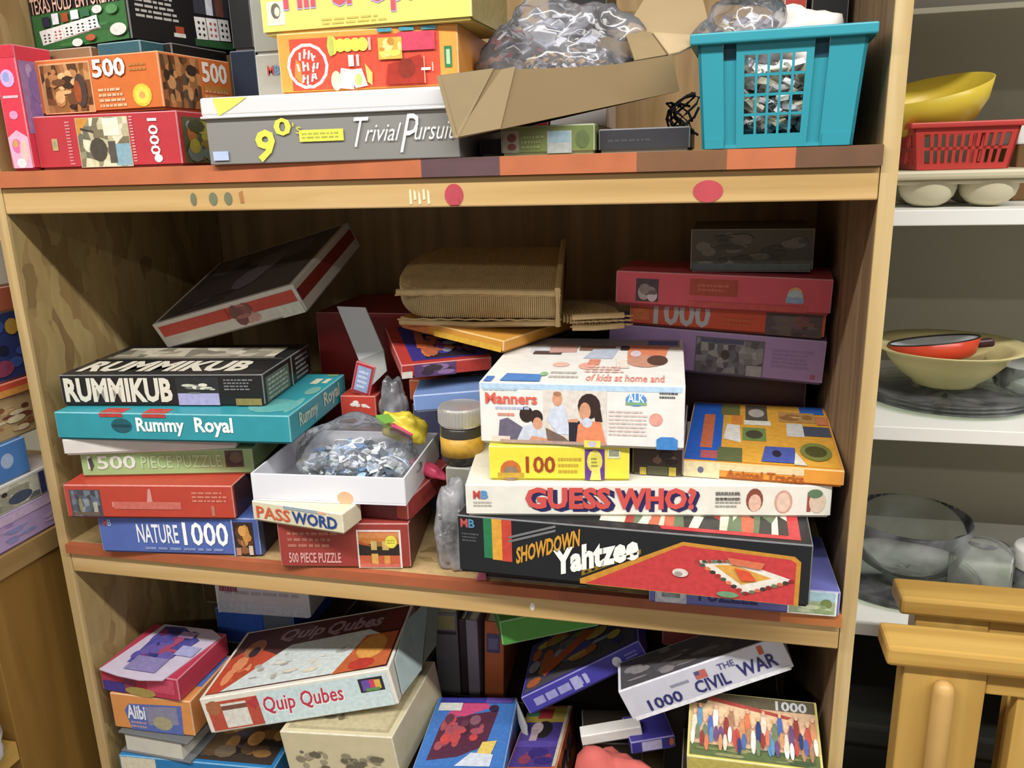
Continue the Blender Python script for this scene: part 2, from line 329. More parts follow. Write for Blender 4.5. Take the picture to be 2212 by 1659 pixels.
G=dict(
pink=[0.0553,-0.0004,1.5059,0,0,0,0.0248,0.0172,0.1247],
red1000=[0.1465,0.0101,1.5054,0,0,1.6,0.1693,0.17,0.0547],
orange500=[0.1365,0.0173,1.5611,0,0,-5.2,0.1599,0.113,0.0557],
poker=[0.0938,0.06,1.6316,0,0,-15.2,0.164,0.1414,0.2],
trivial=[0.4059,-0.0092,1.5046,0,0,1.1,0.2576,0.26,0.0625],
charades=[0.4402,0.0146,1.5685,0,0,2.9,0.1777,0.2,0.0556],
fillerup=[0.4402,0.0127,1.6241,0,0,-2.2,0.2118,0.066,0.07],
grayA=[0.4254,0.0569,1.5703,0,0,0,0.2504,0.16,0.0461],
grayB=[0.4325,0.0588,1.6171,0,0,0,0.27,0.16,0.09],
greenpz=[0.6104,0.0209,1.5044,0,0,0,0.0886,0.2,0.0264],
blackpz=[0.6983,0.0309,1.5045,0,0,0,0.0829,0.2,0.0213],
browndark=[0.5419,0.0501,1.5052,0,0,0,0.0338,0.2,0.0168],
darkred=[0.5219,0.1,1.5845,0,0,0,0.0366,0.1,0.0452],
whitebx=[0.552,0.1601,1.5686,0,0,0,0.0487,0.1,0.09],
nature=[0.1738,-0.0041,1.0665,0,0,6.7,0.1956,0.24,0.0502],
norman=[0.1492,-0.0145,1.1166,0,0,8.4,0.2002,0.24,0.0415],
green1500=[0.1569,0.0159,1.1581,0,0,12.3,0.2014,0.2,0.0313],
whitebd=[0.1444,0.0077,1.1896,0,0,15.9,0.1952,0.2,0.02],
royal=[0.1864,-0.0074,1.2097,0,0,5.2,0.279,0.178,0.033],
rummikub=[0.1625,0.0171,1.243,0,0,7.8,0.2411,0.1544,0.0376],
redlid=[0.1866,0.1402,1.2952,21.2,-15.7,-6.8,0.2272,0.1713,0.0338],
redlow=[0.3794,-0.0006,1.0665,0,0,9.6,0.1469,0.132,0.0571],
redup=[0.3819,0.0211,1.1241,0,0,-4.6,0.1383,0.1273,0.0254],
password=[0.3374,-0.0206,1.1228,-5.5,-3.0,-8.1,0.1168,0.0265,0.0262],
tray=[0.3684,-0.006,1.1494,0,0,6.7,0.1736,0.1494,0.0316],
purplegame=[0.4722,0.1094,1.2632,9.1,0,29.5,0.1053,0.1286,0.0168],
lightblue=[0.48,0.0822,1.2322,0,-4.6,25.5,0.0771,0.2,0.0206],
yellowbd=[0.4731,0.1209,1.3056,0,5.6,-21.8,0.1527,0.2,0.0127],
puzzle=[0.8049,-0.0102,1.0665,0,0,1.5,0.1846,0.073,0.0422],
yahtzee=[0.6913,-0.0388,1.0979,4.4,0,-1.5,0.3364,0.25,0.0652],
guesswho=[0.7078,-0.0087,1.1583,0,0,9.0,0.3533,0.25,0.0333],
yel100=[0.6232,-0.0123,1.1914,0,0,8.4,0.1381,0.2,0.0365],
darkpz=[0.7175,0.0157,1.1891,0,0,0,0.0508,0.15,0.0306],
manners=[0.6444,-0.0114,1.2279,0,0,2.5,0.1973,0.2449,0.0635],
tracks=[0.8218,0.0162,1.1916,0,-0.5,-2.2,0.1515,0.2134,0.0175],
purplepz=[0.7756,0.1709,1.2503,0,2.7,-16.2,0.2442,0.2,0.0508],
red1000b=[0.7847,0.1827,1.3015,0,2.3,-9.7,0.2165,0.2,0.0275],
redpink=[0.7746,0.1705,1.3296,0,1.4,-5.2,0.2329,0.2,0.0393],
darktop=[0.8053,0.1895,1.3672,0,0,-1.4,0.1309,0.12,0.0474],
bluebx=[0.1461,0.0003,0.7055,0,0,4.5,0.213,0.0617,0.07],
graybook=[0.0915,-0.0052,0.7755,0,0,-1.4,0.104,0.15,0.0327],
orangebx=[0.0896,0.0033,0.8081,0,0,1.9,0.1146,0.0705,0.0527],
pinkbx=[0.079,0.0025,0.8608,0,0,-1.6,0.1151,0.099,0.0371],
quip=[0.3007,0.0092,0.8485,-0.9,-11.6,10.5,0.2438,0.1383,0.0509],
cream=[0.3608,-0.0073,0.7873,3.7,-13.1,-1.8,0.1492,0.1441,0.0562],
backwhite=[0.1725,0.1486,0.8974,0,0,3.5,0.1391,0.15,0.0465],
backblue=[0.1257,0.1579,0.8573,0,0,1.9,0.0707,0.15,0.0219],
green=[0.6017,0.0496,0.9777,0,-5.4,23.4,0.1151,0.15,0.0324],
kidpz=[0.6433,0.0533,0.9141,-10.1,-28.9,11.4,0.1549,0.1412,0.0247],
civil=[0.7823,0.0231,0.9449,27.5,-24.8,6.1,0.1761,0.0256,0.0597],
crowd=[0.8229,-0.0183,0.8618,14.3,-1.7,-1.0,0.1326,0.0784,0.05],
dino=[0.5045,-0.0245,0.7906,-5.6,-2.5,7.1,0.105,0.1486,0.05],
orangetall=[0.5858,-0.0068,0.7752,-12.4,-6.6,4.0,0.0582,0.1629,0.06],
whitestrip=[0.6713,0.0472,0.8494,0,-6.8,20.3,0.0706,0.12,0.0151],
purplesm=[0.7061,0.0494,0.8529,0,-5.5,18.4,0.0514,0.12,0.018],
gbook=[0.4291,0.1589,0.8141,0,0,5.3,0.0305,0.15,0.0758],
lbook=[0.4659,0.1588,0.812,0,0,1.3,0.0146,0.15,0.0928],
obook=[0.485,0.1589,0.8145,0,5.0,4.1,0.0249,0.15,0.0997],
wicker=[0.5023,0.1332,1.323,14.1,1.4,7.9,0.1894,0.1604,0.0308],
wicker2=[0.6366,0.1502,1.3181,0,0,28.4,0.0688,0.15,0.0125],
redback=[0.2769,0.2004,1.253,0,-10.4,-58.2,0.9023,0.12,0.064],
jar=[0.5018,0.051,1.1823,0,0,2.6,0.0455,0.05,0.0571],
basket=[0.8112,0.0004,1.5051,0,0,-3.0,0.1305,0.18,0.0864],
redbasket=[1.0225,0.2398,1.4815,0,0,0,0.0874,0.16,0.0468])
# ---------------------------------------------------------------- top shelf
PZ='puzzle box'; GB='board game'
g=G['pink']; t=gbox('toy_box','narrow upright pink toy box against the left side panel','toy box',put(g,w=.027,d=.05,x=.0475),'d8344c',tray='b32840')
dec(t,'F','picture',[('r',0,.9,1,1,'c8283c'),('e',.5,.74,.32,.07,'c9a6d8'),('e',.45,.75,.15,.04,'8f9ad0'),('r',.15,.585,.85,.605,'f0b8c4'),('e',.5,.45,.2,.035,'e090b8'),('p','e7a9c4',(.05,.27),(.5,.33),(.97,.27),(.97,.02),(.1,.02)),('e',.4,.2,.22,.06,'e8679a'),('e',.72,.16,.2,.09,'f3b6b0'),('e',.36,.22,.12,.03,'c99a52'),('e',.5,.06,.22,.04,'f6d7da')])
dec(t,'R','picture',[('r',.05,.3,.95,.88,'9d7cae'),('k',.05,.3,.95,.88,10,3,.2,['7f6aa6','b59ac6','8a70b0'])])
def cards(u0,v0,u1,v1,rise,n,red=(1,)):
    o=[];
    for i in range(n):
        a=u0+(u1-u0)*i/n; b=a+(u1-u0)/n*.96; r=rise*i/n
        o.append(('p','eceae6',(a,v0+r),(b,v0+r+rise/n*.9),(b-.01,v1+r+rise/n*.9),(a-.01,v1+r)))
        c='b8484a' if i in red else '2b2b2e'
        for q in range(3):
            for w_ in range(2):
                uu=a+(b-a)*(.28+.4*w_); vv=v0+r+(v1-v0)*(.22+.27*q); o.append(('e',uu,vv,(b-a)*.1,(v1-v0)*.07,c))
    return o
g=G['red1000']; t=gbox('puzzle_box','red puzzle box with vertical white numerals, bottom of the top shelf stack',PZ,g,'b8303a',tray='8e2a30')
dec(t,'F','picture',[('r',.30,.03,.665,.94,'b9b28e'),('m',.305,.04,.66,.93,9,7,5,['c9c49c','8f8a6c','d7d2b4','6d6a5a','7a6f56','b8b08a']),('p','c98a2c',(.305,.6),(.40,.93),(.305,.93)),('r',.55,.05,.66,.45,'7fa6b4'),('e',.44,.35,.06,.22,'4c463c'),('r',.51,.1,.56,.5,'57524a'),('r',.49,.6,.6,.92,'e4e0c8'),('p','3c3a34',(.33,.72),(.42,.66),(.42,.69),(.33,.76))])
dec(t,'F','label',[('r',.115,.36,.155,.58,'b8a070'),('r',.125,.42,.145,.53,'8a9a70'),('l',.225,.08,.26,.9,14,3,'d98c90'),('l',.675,.1,.70,.95,16,4,'e0a0a2')],2)
txt(t,'F',(.80,.22,.865,.88),'1000','f2e6e0',.02,rot=-90); dec(t,'F','badge',[('e',.845,.16,.028,.075,'f4efe8')],3)
dec(t,'R','picture',[('r',.04,.06,.55,.9,'5c5a3a'),('k',.04,.06,.55,.9,26,8,.16,['8a7a2a','6d7b78','a59a34','4a4a30','90949a','b06a2a'])])
g=put(G['orange500'],x=.1405); t=gbox('puzzle_box','orange puzzle box with white numerals and yellow badge, on the red box',PZ,g,'d06a24',tray='a84e1a')
dec(t,'F','picture',[('r',.03,.03,.455,.93,'e0a070'),('m',.04,.05,.445,.9,12,6,7,['7a4a24','a8703c','5a381e','c48a50','94602f']),('k',.06,.08,.43,.85,22,3,.12,['d8a468','3c281a','6d4526','b87a44','e0b27a']),('e',.36,.42,.05,.3,'4a3a36'),('e',.335,.4,.03,.2,'a04a1c')])
dec(t,'F','badge',[('e',.845,.27,.075,.2,'e3bd1c'),('e',.845,.27,.055,.15,'f0d23a'),('e',.845,.27,.025,.06,'e0a050'),('l',.5,.08,.73,.45,4,2,'f0b48c'),('l',.77,.68,.93,.84,2,6,'b8782c')],2)
txt(t,'F',(.47,.60,.745,.95),'500','8a3a1c',.05,layer=3); txt(t,'F',(.475,.62,.74,.94),'500','f6f0ea',.03,layer=4)
dec(t,'R','picture',[('m',.02,.05,.53,.95,10,6,9,['6a3f20','94602f','4c301c','b87c48','5a4634']),('k',.04,.1,.5,.9,12,5,.12,['c08a54','38261c','8a5a30']),('l',.57,.15,.95,.45,3,3,'e0a070'),('r',.57,.4,.95,.5,'b87a28')])
txt(t,'R',(.56,.55,.93,.93),'500','e8e2da',.03)
g=G['poker']; t=gbox('poker_set_box','black card game box with green felt picture standing behind the orange box','game box',g,'1c1a1a',tray='141414')
dec(t,'F','picture',[('r',.02,.015,.98,.2,'2f6b34'),('k',.02,.015,.98,.17,8,3,.12,['2a5f30','397a3e']),('p','f0eeea',(.1,.04),(.72,.085),(.68,.15),(.08,.115))]+cards(.1,.045,.72,.105,.045,5)+[('r',.14,.13,.22,.18,'2a2a44'),('r',.25,.135,.32,.19,'e4e2f0'),('r',.35,.14,.42,.185,'a84a2c'),('r',.45,.145,.53,.19,'dfe2ee'),('r',.55,.15,.64,.185,'2f6a48'),('e',.72,.175,.05,.02,'d9d9d4'),('e',.86,.165,.06,.023,'4d8a50'),('e',.9,.065,.08,.03,'d8d6cf'),('e',.48,.03,.055,.02,'e6e4de'),('e',.62,.045,.05,.016,'b5583a')])
txt(t,'F',(.03,.198,.98,.285),"TEXAS HOLD 'EM POKER SET",'3a1414',.035,layer=3); txt(t,'F',(.03,.20,.98,.283),"TEXAS HOLD 'EM POKER SET",'e6b9a6',.008,layer=4)
dec(t,'R','picture',[('l',.06,.12,.48,.27,6,4,'b8b6b2'),('r',.58,.02,.97,.06,'2f5a33'),('r',.60,.19,.96,.3,'3c3c44'),('r',.72,.19,.79,.3,'d8d8e2'),('r',.82,.19,.9,.3,'7a4a3a'),('r',.40,.07,.48,.105,'a8482a'),('r',.38,.05,.49,.07,'d6d2cc')]+cards(.60,.055,.95,.17,.01,3))
# stand-ins under the poker box
gbox('game_box','flat brown box on the orange puzzle box, under the left of the card game box','game box',[.082,.052,1.6170,0,0,-6,.062,.06,.0144],'8a6a48')
gbox('game_box','flat teal box on the orange puzzle box, under the corner of the card game box',GB,[.158,.035,1.6170,0,0,-8,.058,.08,.0144],'2a5a66')
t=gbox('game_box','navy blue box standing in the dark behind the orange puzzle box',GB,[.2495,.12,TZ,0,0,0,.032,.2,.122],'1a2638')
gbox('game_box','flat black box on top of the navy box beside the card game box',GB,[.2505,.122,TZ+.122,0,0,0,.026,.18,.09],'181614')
gbox('game_box','thin black box on the orange puzzle box, under the card game box corner',GB,[.196,.062,1.6170,0,0,-6,.012,.09,.0144],'1c1a1a')
# silver trivia tin
g=put(G['trivial'],z=TZ); t=thing('trivia_box','silver grey trivia game tin with yellow markings, centre left of top shelf',GB,g[:3],g[3:6]); w,d,h=g[6:9]; DIM[t.name]=(w,d,h)
SIL=mat('8f8d88',.45,metal=.25,var=.04,scale=8); SIL2=mat('eeeef0',.28,metal=.3,var=.03,scale=8)
MB().box(-w/2+.001,w/2-.001,.001,d-.001,0,h-.004,b=.001).build('base',SIL,t)
MB().box(-w/2-.0015,w/2+.0015,-.0018,d+.0015,h-.0175,h,b=.0025).build('lid',SIL2,t); MB().box(-w/2-.0022,w/2+.0022,-.0026,d+.002,h-.0195,h-.0172,b=.0008).build('rolled_rim',SIL2,t)
MB().slab([(-w/2+.013,-.002,h-.001),(-w/2+.050,-.002,h-.001),(-w/2+.032,-.002,h-.011),(-w/2+.018,-.002,h-.017)],.0004).build('yellow_sticker',mat('e8e34a',.5),t)
MB().slab([(-w/2+.006,-.0005,.004),(-w/2+.0225,-.0005,.004),(-w/2+.0225,-.0005,.0125),(-w/2+.006,-.0005,.0125)],.0004).build('price_sticker',mat('aebfe8',.5),t)
txt(t,'F',(.205,.02,.285,.50),'9','e6e832',.03,layer=2,shear=.1); txt(t,'F',(.285,.40,.355,.66),'0','e6e832',.03,layer=2); txt(t,'F',(.36,.42,.395,.58),"'s",'c2c238',.0,layer=2)
dec(t,'F','yellow_bar',[('r',.385,.30,.56,.47,'e4e636'),('l',.395,.33,.55,.44,2,3,'a8a838')],2)
for rc,sx_ in (((.60,.20,.662,.62),'T'),((.642,.27,.785,.52),'rivial'),((.775,.10,.85,.64),'P'),((.832,.27,.985,.52),'ursuit')): txt(t,'F',rc,sx_,'f2f2f0',-.004,shear=.45,layer=3,name='script_lettering')
# party game, yellow game, grey boxes behind
g=put(G['charades'],z=TZ+.0627); t=gbox('party_game_box','orange party game box with white oval logo, standing on the silver tin',GB,g,'ee9a30',tray='d88420')
ov=[('r',.07,.07,.90,.90,'dc4a2c'),('e',.165,.46,.118,.37,'f6f0ea'),('e',.165,.46,.102,.32,'d2442e'),('p','e88a2e',(.085,.3),(.10,.58),(.125,.5),(.13,.16))]
rg_=random.Random(12)
for i,(u,v,hh) in enumerate([(.125,.62,.13),(.15,.66,.15),(.175,.64,.14),(.20,.6,.13),(.118,.44,.12),(.143,.46,.16),(.17,.45,.13),(.195,.43,.15),(.22,.46,.1),(.135,.26,.13),(.16,.24,.15),(.187,.27,.13),(.212,.29,.1),(.165,.13,.06)]):
    k_=rg_.uniform(-.012,.012); ov.append(('p','f4e8e0',(u-.007,v-hh/2),(u+.004,v-hh/2),(u+.007+k_,v+hh/2),(u-.004+k_,v+hh/2)))
    if i%2: ov.append(('p','f4e8e0',(u-.004,v-.02),(u+.014,v-.01),(u+.014,v+.025),(u-.004,v+.02)))
for u in (.315,.36,.40,.445,.485): ov.append(('e',u,.76,.03,.15 if int(u*100)%2 else .11,'f0d83c'))
ov+=[('e',.305,.76,.018,.17,'b8c24a'),('r',.515,.66,.53,.86,'eab0a0'),('p','f2f0e6',(.335,.08),(.355,.4),(.43,.36),(.42,.05)),('p','fafaf6',(.43,.07),(.40,.36),(.47,.38),(.50,.1)),('e',.45,.2,.022,.1,'b8d86a'),('e',.325,.2,.03,.16,'f4e7b0'),('p','e6c060',(.50,.16),(.49,.46),(.53,.3),(.525,.1)),('r',.4,.42,.43,.6,'f8f6f2'),('r',.445,.42,.46,.6,'e8d0c8')]
ov+=[('r',.57,.93,.65,.985,'3f95a8'),('r',.69,.93,.77,.985,'3f95a8'),('r',.81,.93,.89,.985,'3f95a8'),('r',.68,.62,.88,.91,'d0405c'),('r',.57,.5,.70,.84,'e2ae34'),('k',.57,.5,.70,.84,8,2,.2,['f0d050','c98a28','f4e080']),('p','a82a18',(.6,.1),(.62,.42),(.80,.55),(.83,.1)),('e',.72,.34,.05,.16,'8a2a16'),('r',.815,.1,.82,.52,'f0a890'),('r',.80,.3,.85,.34,'f4f0ea'),('r',.86,.28,.865,.42,'f0d0c0')]
dec(t,'F','picture',ov); dec(t,'F','green_tab',[('r',.925,.33,.965,.66,'2f7d4a'),('r',.935,.38,.955,.61,'a8d0a8')],2)
g=put(G['fillerup'],z=TZ+.1185,d=.12); t=gbox('game_box','bright yellow game box with red lettering on top of the orange party game',GB,g,'f0dc62',tray='cdb95a')
txt(t,'F',(.115,.17,.745,.72),"Fill 'er Up!",'b9a0c8',.045,layer=2); txt(t,'F',(.12,.19,.74,.73),"Fill 'er Up!",'d8505a',.025,layer=3)
dec(t,'F','picture',[('r',.03,.12,.12,.42,'e9e4c6'),('e',.075,.3,.024,.1,'6b6458'),('e',.082,.29,.014,.06,'d9d4c0'),('l',.3,.07,.62,.17,2,5,'c8b848'),('p','ece8f2',(.765,.36),(.79,.9),(.88,.9),(.865,.33)),('p','6a64a0',(.775,.38),(.785,.6),(.865,.58),(.86,.35)),('p','ece6ee',(.905,.36),(.875,.7),(.96,.8),(.985,.5)),('p','9a98a6',(.91,.42),(.89,.66),(.95,.72),(.97,.52))])
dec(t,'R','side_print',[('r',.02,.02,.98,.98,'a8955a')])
g=put(G['grayA'],z=TZ+.0627); t=gbox('game_box','grey game box with small red and blue initials behind the orange party game',GB,put(g,x=.3185,w=.040,y=.06,h=.0455,d=.15),'a3a194')
txt(t,'F',(.32,.55,.5,.75),'M','b8463c',.03); txt(t,'F',(.52,.55,.68,.75),'B','5a86b0',.03)
gbox('game_box','tall greenish grey box behind the yellow game, left of the red lettering',GB,put(G['grayB'],z=TZ+.1084,y=.062,d=.15,x=.3145,w=.034),'94948a')
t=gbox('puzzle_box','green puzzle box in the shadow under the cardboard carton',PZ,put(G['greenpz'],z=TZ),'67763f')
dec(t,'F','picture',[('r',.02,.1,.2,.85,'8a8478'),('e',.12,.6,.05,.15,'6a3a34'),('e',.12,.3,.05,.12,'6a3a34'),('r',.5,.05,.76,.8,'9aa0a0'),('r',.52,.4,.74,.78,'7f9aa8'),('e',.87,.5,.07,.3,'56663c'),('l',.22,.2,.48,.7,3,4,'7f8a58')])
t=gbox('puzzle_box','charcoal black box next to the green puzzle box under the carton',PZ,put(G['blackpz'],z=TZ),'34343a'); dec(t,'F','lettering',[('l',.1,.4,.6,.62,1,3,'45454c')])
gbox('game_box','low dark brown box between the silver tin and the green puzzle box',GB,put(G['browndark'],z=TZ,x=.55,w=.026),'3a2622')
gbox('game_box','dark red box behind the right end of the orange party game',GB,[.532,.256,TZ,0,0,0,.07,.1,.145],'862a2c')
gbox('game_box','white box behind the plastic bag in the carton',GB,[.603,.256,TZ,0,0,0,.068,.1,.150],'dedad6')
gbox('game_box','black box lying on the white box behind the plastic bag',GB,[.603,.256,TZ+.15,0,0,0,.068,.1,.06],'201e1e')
# cardboard carton
KR=mat('8d7650',.75,var=.08,scale=25); KR2=mat('a18a64',.75,var=.06,scale=25); KR3=mat('75613f',.75,var=.06)
t=thing('cardboard_carton','open brown cardboard carton tilted up to the right with torn flaps, holding a plastic bag','carton',(.62,.08,TZ))
c0=Vector((.62,.08,TZ))
def L(p): return Vector(p)-c0
FL,FR,BR_,BL=Vector((.535,-.022,1.5215)),Vector((.7285,.048,1.558)),Vector((.705,.20,1.566)),Vector((.548,.16,1.5345))
up=Vector((-.012,-.006,.053))
MB().slab([L(FL),L(FR),L(BR_),L(BL)][::-1],.003).build('base',KR3,t)
top=[FL+up,FL.lerp(FR,.22)+up*.93,FL.lerp(FR,.5)+up*.75,FL.lerp(FR,.75)+up*.62,FR+up*.58]
MB().slab([L(FL),L(FR)]+[L(p) for p in top[::-1]],.003).build('wall',KR,t)
MB().slab([L(FL+Vector((-.0005,-.0012,.001))),L(FL.lerp(FR,.20)+Vector((0,-.0012,.0005))),L(FL.lerp(FR,.33)+up*.9+Vector((0,-.0012,0))),L(FL.lerp(FR,.27)+up*.9+Vector((0,-.0012,0)))],.0012).build('folded_flap',KR2,t)
MB().slab([L(FL+Vector((-.0012,-.0014,.001))),L(FL.lerp(FR,.012)+Vector((0,-.0014,.0))),L(FL.lerp(FR,.24)+up*.94+Vector((0,-.0014,0))),L(FL+up+Vector((-.0005,-.0014,0)))],.0012).build('folded_flap',mat('9c8862',.75,var=.06),t)
MB().slab([L(FR),L(BR_),L(BR_+up*.8),L(FR+up*.58)],.003).build('wall',KR,t)
MB().slab([L(BR_),L(BL),L(BL+up*1.3),L(BR_+up*1.3)],.003).build('wall',KR,t)
MB().slab([L(BL),L(FL),L(FL+up),L(BL+up*1.2)],.003).build('wall',KR,t)
MB().slab([L((.674,.085,1.6165)),L((.756,.080,1.606)),L((.742,.13,1.66)),L((.695,.13,1.66))],.0025).build('flap',KR2,t)
MB().slab([L((.6745,.084,1.6155)),L((.699,.084,1.6125)),L((.716,.052,1.588)),L((.688,.045,1.584))],.0025).build('flap',mat('8f7a55',.75),t)
MB().slab([L((.701,.083,1.612)),L((.753,.079,1.605)),L((.7275,.05,1.5895)),L((.7185,.05,1.588))],.0025).build('flap',mat('b7a07a',.75),t)
# plastic bags
CLR=clearmat('clear_bag_film','f8f9fc',.13,.02,.12,1.3); CLR2=clearmat('cloudy_bag_film','e6e6ec',.34,.03,.2,1.3)
def bag(name,label,loc,rad,seed,m,amp=.22,sub=4,rot=(0,0,0),flat=.55,cat='bag',neck=None):
    bm=bmesh.new(); bmesh.ops.create_icosphere(bm,subdivisions=sub,radius=1); sd=Vector((seed*7.3,seed*3.1,seed*1.7))
    for v in bm.verts:
        p=v.co.copy(); a=noise.noise(p*1.7+sd)*amp*1.3; b_=noise.ridged_multi_fractal(p*2.6+sd,.8,2.1,3,1,2)*amp*.35
        q=p*(1+a+b_-amp*.5)
        if q.z<-flat: q.z=-flat+(q.z+flat)*.1
        v.co=Vector((q.x*rad[0],q.y*rad[1],(q.z+flat)*rad[2]))
    me=bpy.data.meshes.new(name); bm.to_mesh(me); bm.free(); me.materials.append(m); me.polygons.foreach_set('use_smooth',[True]*len(me.polygons))
    o=link(name,me); o.location=loc; o.rotation_euler=[R(x) for x in rot]; return tag(o,label,cat)
def bits(name,label,cat,c,rad,n,seed,pal,size=.006,thick=.35,zmin=None):
    rg=random.Random(seed); V=[];F=[];CL=[]
    for i in range(n):
        while 1:
            p=Vector((rg.uniform(-1,1),rg.uniform(-1,1),rg.uniform(-1,1)))
            if p.length<1: break
        p=Vector((c[0]+p.x*rad[0],c[1]+p.y*rad[1],c[2]+p.z*rad[2])); e=Euler((rg.uniform(-.8,.8),rg.uniform(-.8,.8),rg.uniform(0,6.3))).to_matrix(); s=size*rg.uniform(.6,1.3)
        if zmin: p.z=max(p.z,zmin+s)
        k=len(V); h=lin(rg.choice(pal))
        for z in (-1,1):
            for x,y in ((-1,-1),(1,-1),(1,1),(-1,1)): V.append(p+e@Vector((x*s/2*rg.uniform(.7,1.1),y*s/2*rg.uniform(.7,1.1),z*s*thick/2)))
        for f in ((3,2,1,0),(4,5,6,7),(0,1,5,4),(1,2,6,5),(2,3,7,6),(3,0,4,7)): F.append(tuple(k+q for q in f)); CL.append(h)
    me=bpy.data.meshes.new(name); me.from_pydata(V,[],F); me.materials.append(printmat()); ca=me.color_attributes.new('Col','FLOAT_COLOR','CORNER'); i=0
    for p,c_ in zip(me.polygons,CL):
        for _ in p.loop_indices: ca.data[i].color=c_; i+=1
    o=link(name,me); return tag(o,label,None,None,'stuff')
bag('plastic_bag','large crumpled clear plastic bag of odds and ends in the cardboard carton',(.612,.100,1.556),(.082,.055,.062),3,CLR,.26,5)
bits('craft_bits','silver and brown craft bits inside the clear bag in the cardboard carton','bits',(.622,.088,1.582),(.066,.034,.022),420,5,['c9c6c8','8f8a92','a88452','e4e2e4','6a6068','c09a60','d8d4d8','7d7884'],.008)
bits('craft_bits','white and pale scraps in the upper part of the clear bag in the carton','bits',(.600,.105,1.615),(.052,.03,.03),90,6,['e6e6ee','d2d2dc','b9bac8','f2f2f6'],.016,.1)
# teal basket
def basket(name,label,loc,rz,wb,wt,db,dt,h,hexc,frontspec,rimo=.006,rimh=.009,th=.0025,sidespec=None):
    t=thing(name,label,'basket',loc,(0,0,rz)); m=mat(hexc,.38,var=.05,scale=20)
    def face(side):
        def fn(v):  # v.x=u 0..1, v.y=outward depth, v.z=v 0..1
            s=v.z; hw=(wb+(wt-wb)*s)/2; d=db+(dt-db)*s; y0=-(dt-db)/2*s
            if side=='F': return Vector((-hw+2*hw*v.x,y0-v.y,h*s))
            if side=='B': return Vector((hw-2*hw*v.x,y0+d+v.y,h*s))
            if side=='R': return Vector((hw+v.y,y0+d*v.x,h*s))
            return Vector((-hw-v.y,y0+d-d*v.x,h*s))
        return fn
    for side in 'FBRL':
        b=MB(); spec=frontspec if side=='F' else (sidespec or [(0,1,0,1,0)])
        for u0,u1,v0,v1,o in spec: b.box(u0,u1,-th+o,o,v0,v1,face(side))
        b.build('wall',m,t)
    b=MB(); hw=wt/2+rimo; y0=-(dt-db)/2-rimo; y1=y0+dt+2*rimo; tk=rimo+.003
    b.box(-hw,hw,y0,y0+tk,h-rimh*.3,h+rimh*.7,b=.0015); b.box(-hw,hw,y1-tk,y1,h-rimh*.3,h+rimh*.7,b=.0015); b.box(-hw,-hw+tk,y0+tk,y1-tk,h-rimh*.3,h+rimh*.7); b.box(hw-tk,hw,y0+tk,y1-tk,h-rimh*.3,h+rimh*.7)
    b.build('rim',m,t); MB().box(-wb/2,wb/2,0,db,0,.003).build('base',m,t)
    return t,m,face
A,B_=.285,.655
fs=[(0,.155,0,1,.0),(.155,.235,0,.82,-.003),(.235,A,0,1,0),(A,B_,0,.13,0),(A,B_,.86,1,0),(B_,.70,0,1,0),(.70,.785,0,.80,-.003),(.785,1,0,1,0),(.02,.15,.0,.10,.0012),(.80,.98,0,.12,.0012)]
t,m,fc=basket('plastic_basket','teal plastic basket with lattice front heaped with bags, right end of top shelf',(.8115,.002,TZ+.0005),-3,.122,.1335,.17,.185,.0862,'1f93a3',fs)
b=MB()
for i in range(1,5): u=A+(B_-A)*i/5; b.box(u-.008,u+.008,-.0022,0,.13,.86,fc('F'))
for i in range(1,4): v=.13+.73*i/4; b.box(A,B_,-.0018,-.0003,v-.013,v+.013,fc('F'))
b.build('lattice',m,t)
for u0_,u1_ in ((.156,.234),(.701,.784)): MB().box(u0_,u1_,-.0062,-.0045,.79,1.0,fc('F')).build('slot_shade_panel',mat('0c4a58',.5),t)  # dark panels close the slots, the shade inside put into their colour
bits('craft_bits','white and dark craft bits seen through the lattice of the teal basket','bits',(.812,.055,1.545),(.052,.045,.034),520,9,['e8e6e2','c8c4c2','f4f2ee','6a6764','d7c8b0','efedf0','4c4a4a','e4dcc4','f6f6f6','dcdce4'],.012,zmin=1.512)
bag('plastic_bag','clear plastic bag of trinkets heaped in the left of the teal basket',(.783,.065,1.578),(.040,.038,.040),5,CLR,.2,4)
bits('craft_bits','purple grey trinkets inside the bag heaped on the teal basket','bits',(.785,.06,1.602),(.033,.026,.018),120,12,['8a8490','6a5f6c','b8b2a8','cbb890','77707c','d2cfd2'],.009)
bag('paper_bag','crumpled white paper bag poking out of the right of the teal basket',(.832,.075,1.573),(.036,.035,.034),8,mat('dcd6d0',.7),.3,4)
t=gbox('game_box','pink and red box standing behind the teal basket',GB,[.838,.205,TZ,0,0,0,.022,.12,.16],'d8a8b0'); dec(t,'F','print',[('r',.05,.62,.95,.98,'c8402e'),('r',.1,.45,.9,.6,'e6cdd2')])
gbox('game_box','black box standing behind the teal basket next to the side panel',GB,[.872,.205,TZ,0,0,0,.036,.12,.17],'1e1c1c')
b=MB(); rg=random.Random(4)
for k in range(3):
    p=[(.728+.012*math.cos(a*.8+k)+.003*k,.075+.01*math.sin(a*.8),1.5065+.026+.016*math.sin(a*.5+k)+a*.0006) for a in range(22)]; b.tube(p,.0012,6)
tag(b.build('wire_coil',mat('2c2a2c',.4)),'dark coiled wire in the shadow left of the teal basket','wire')
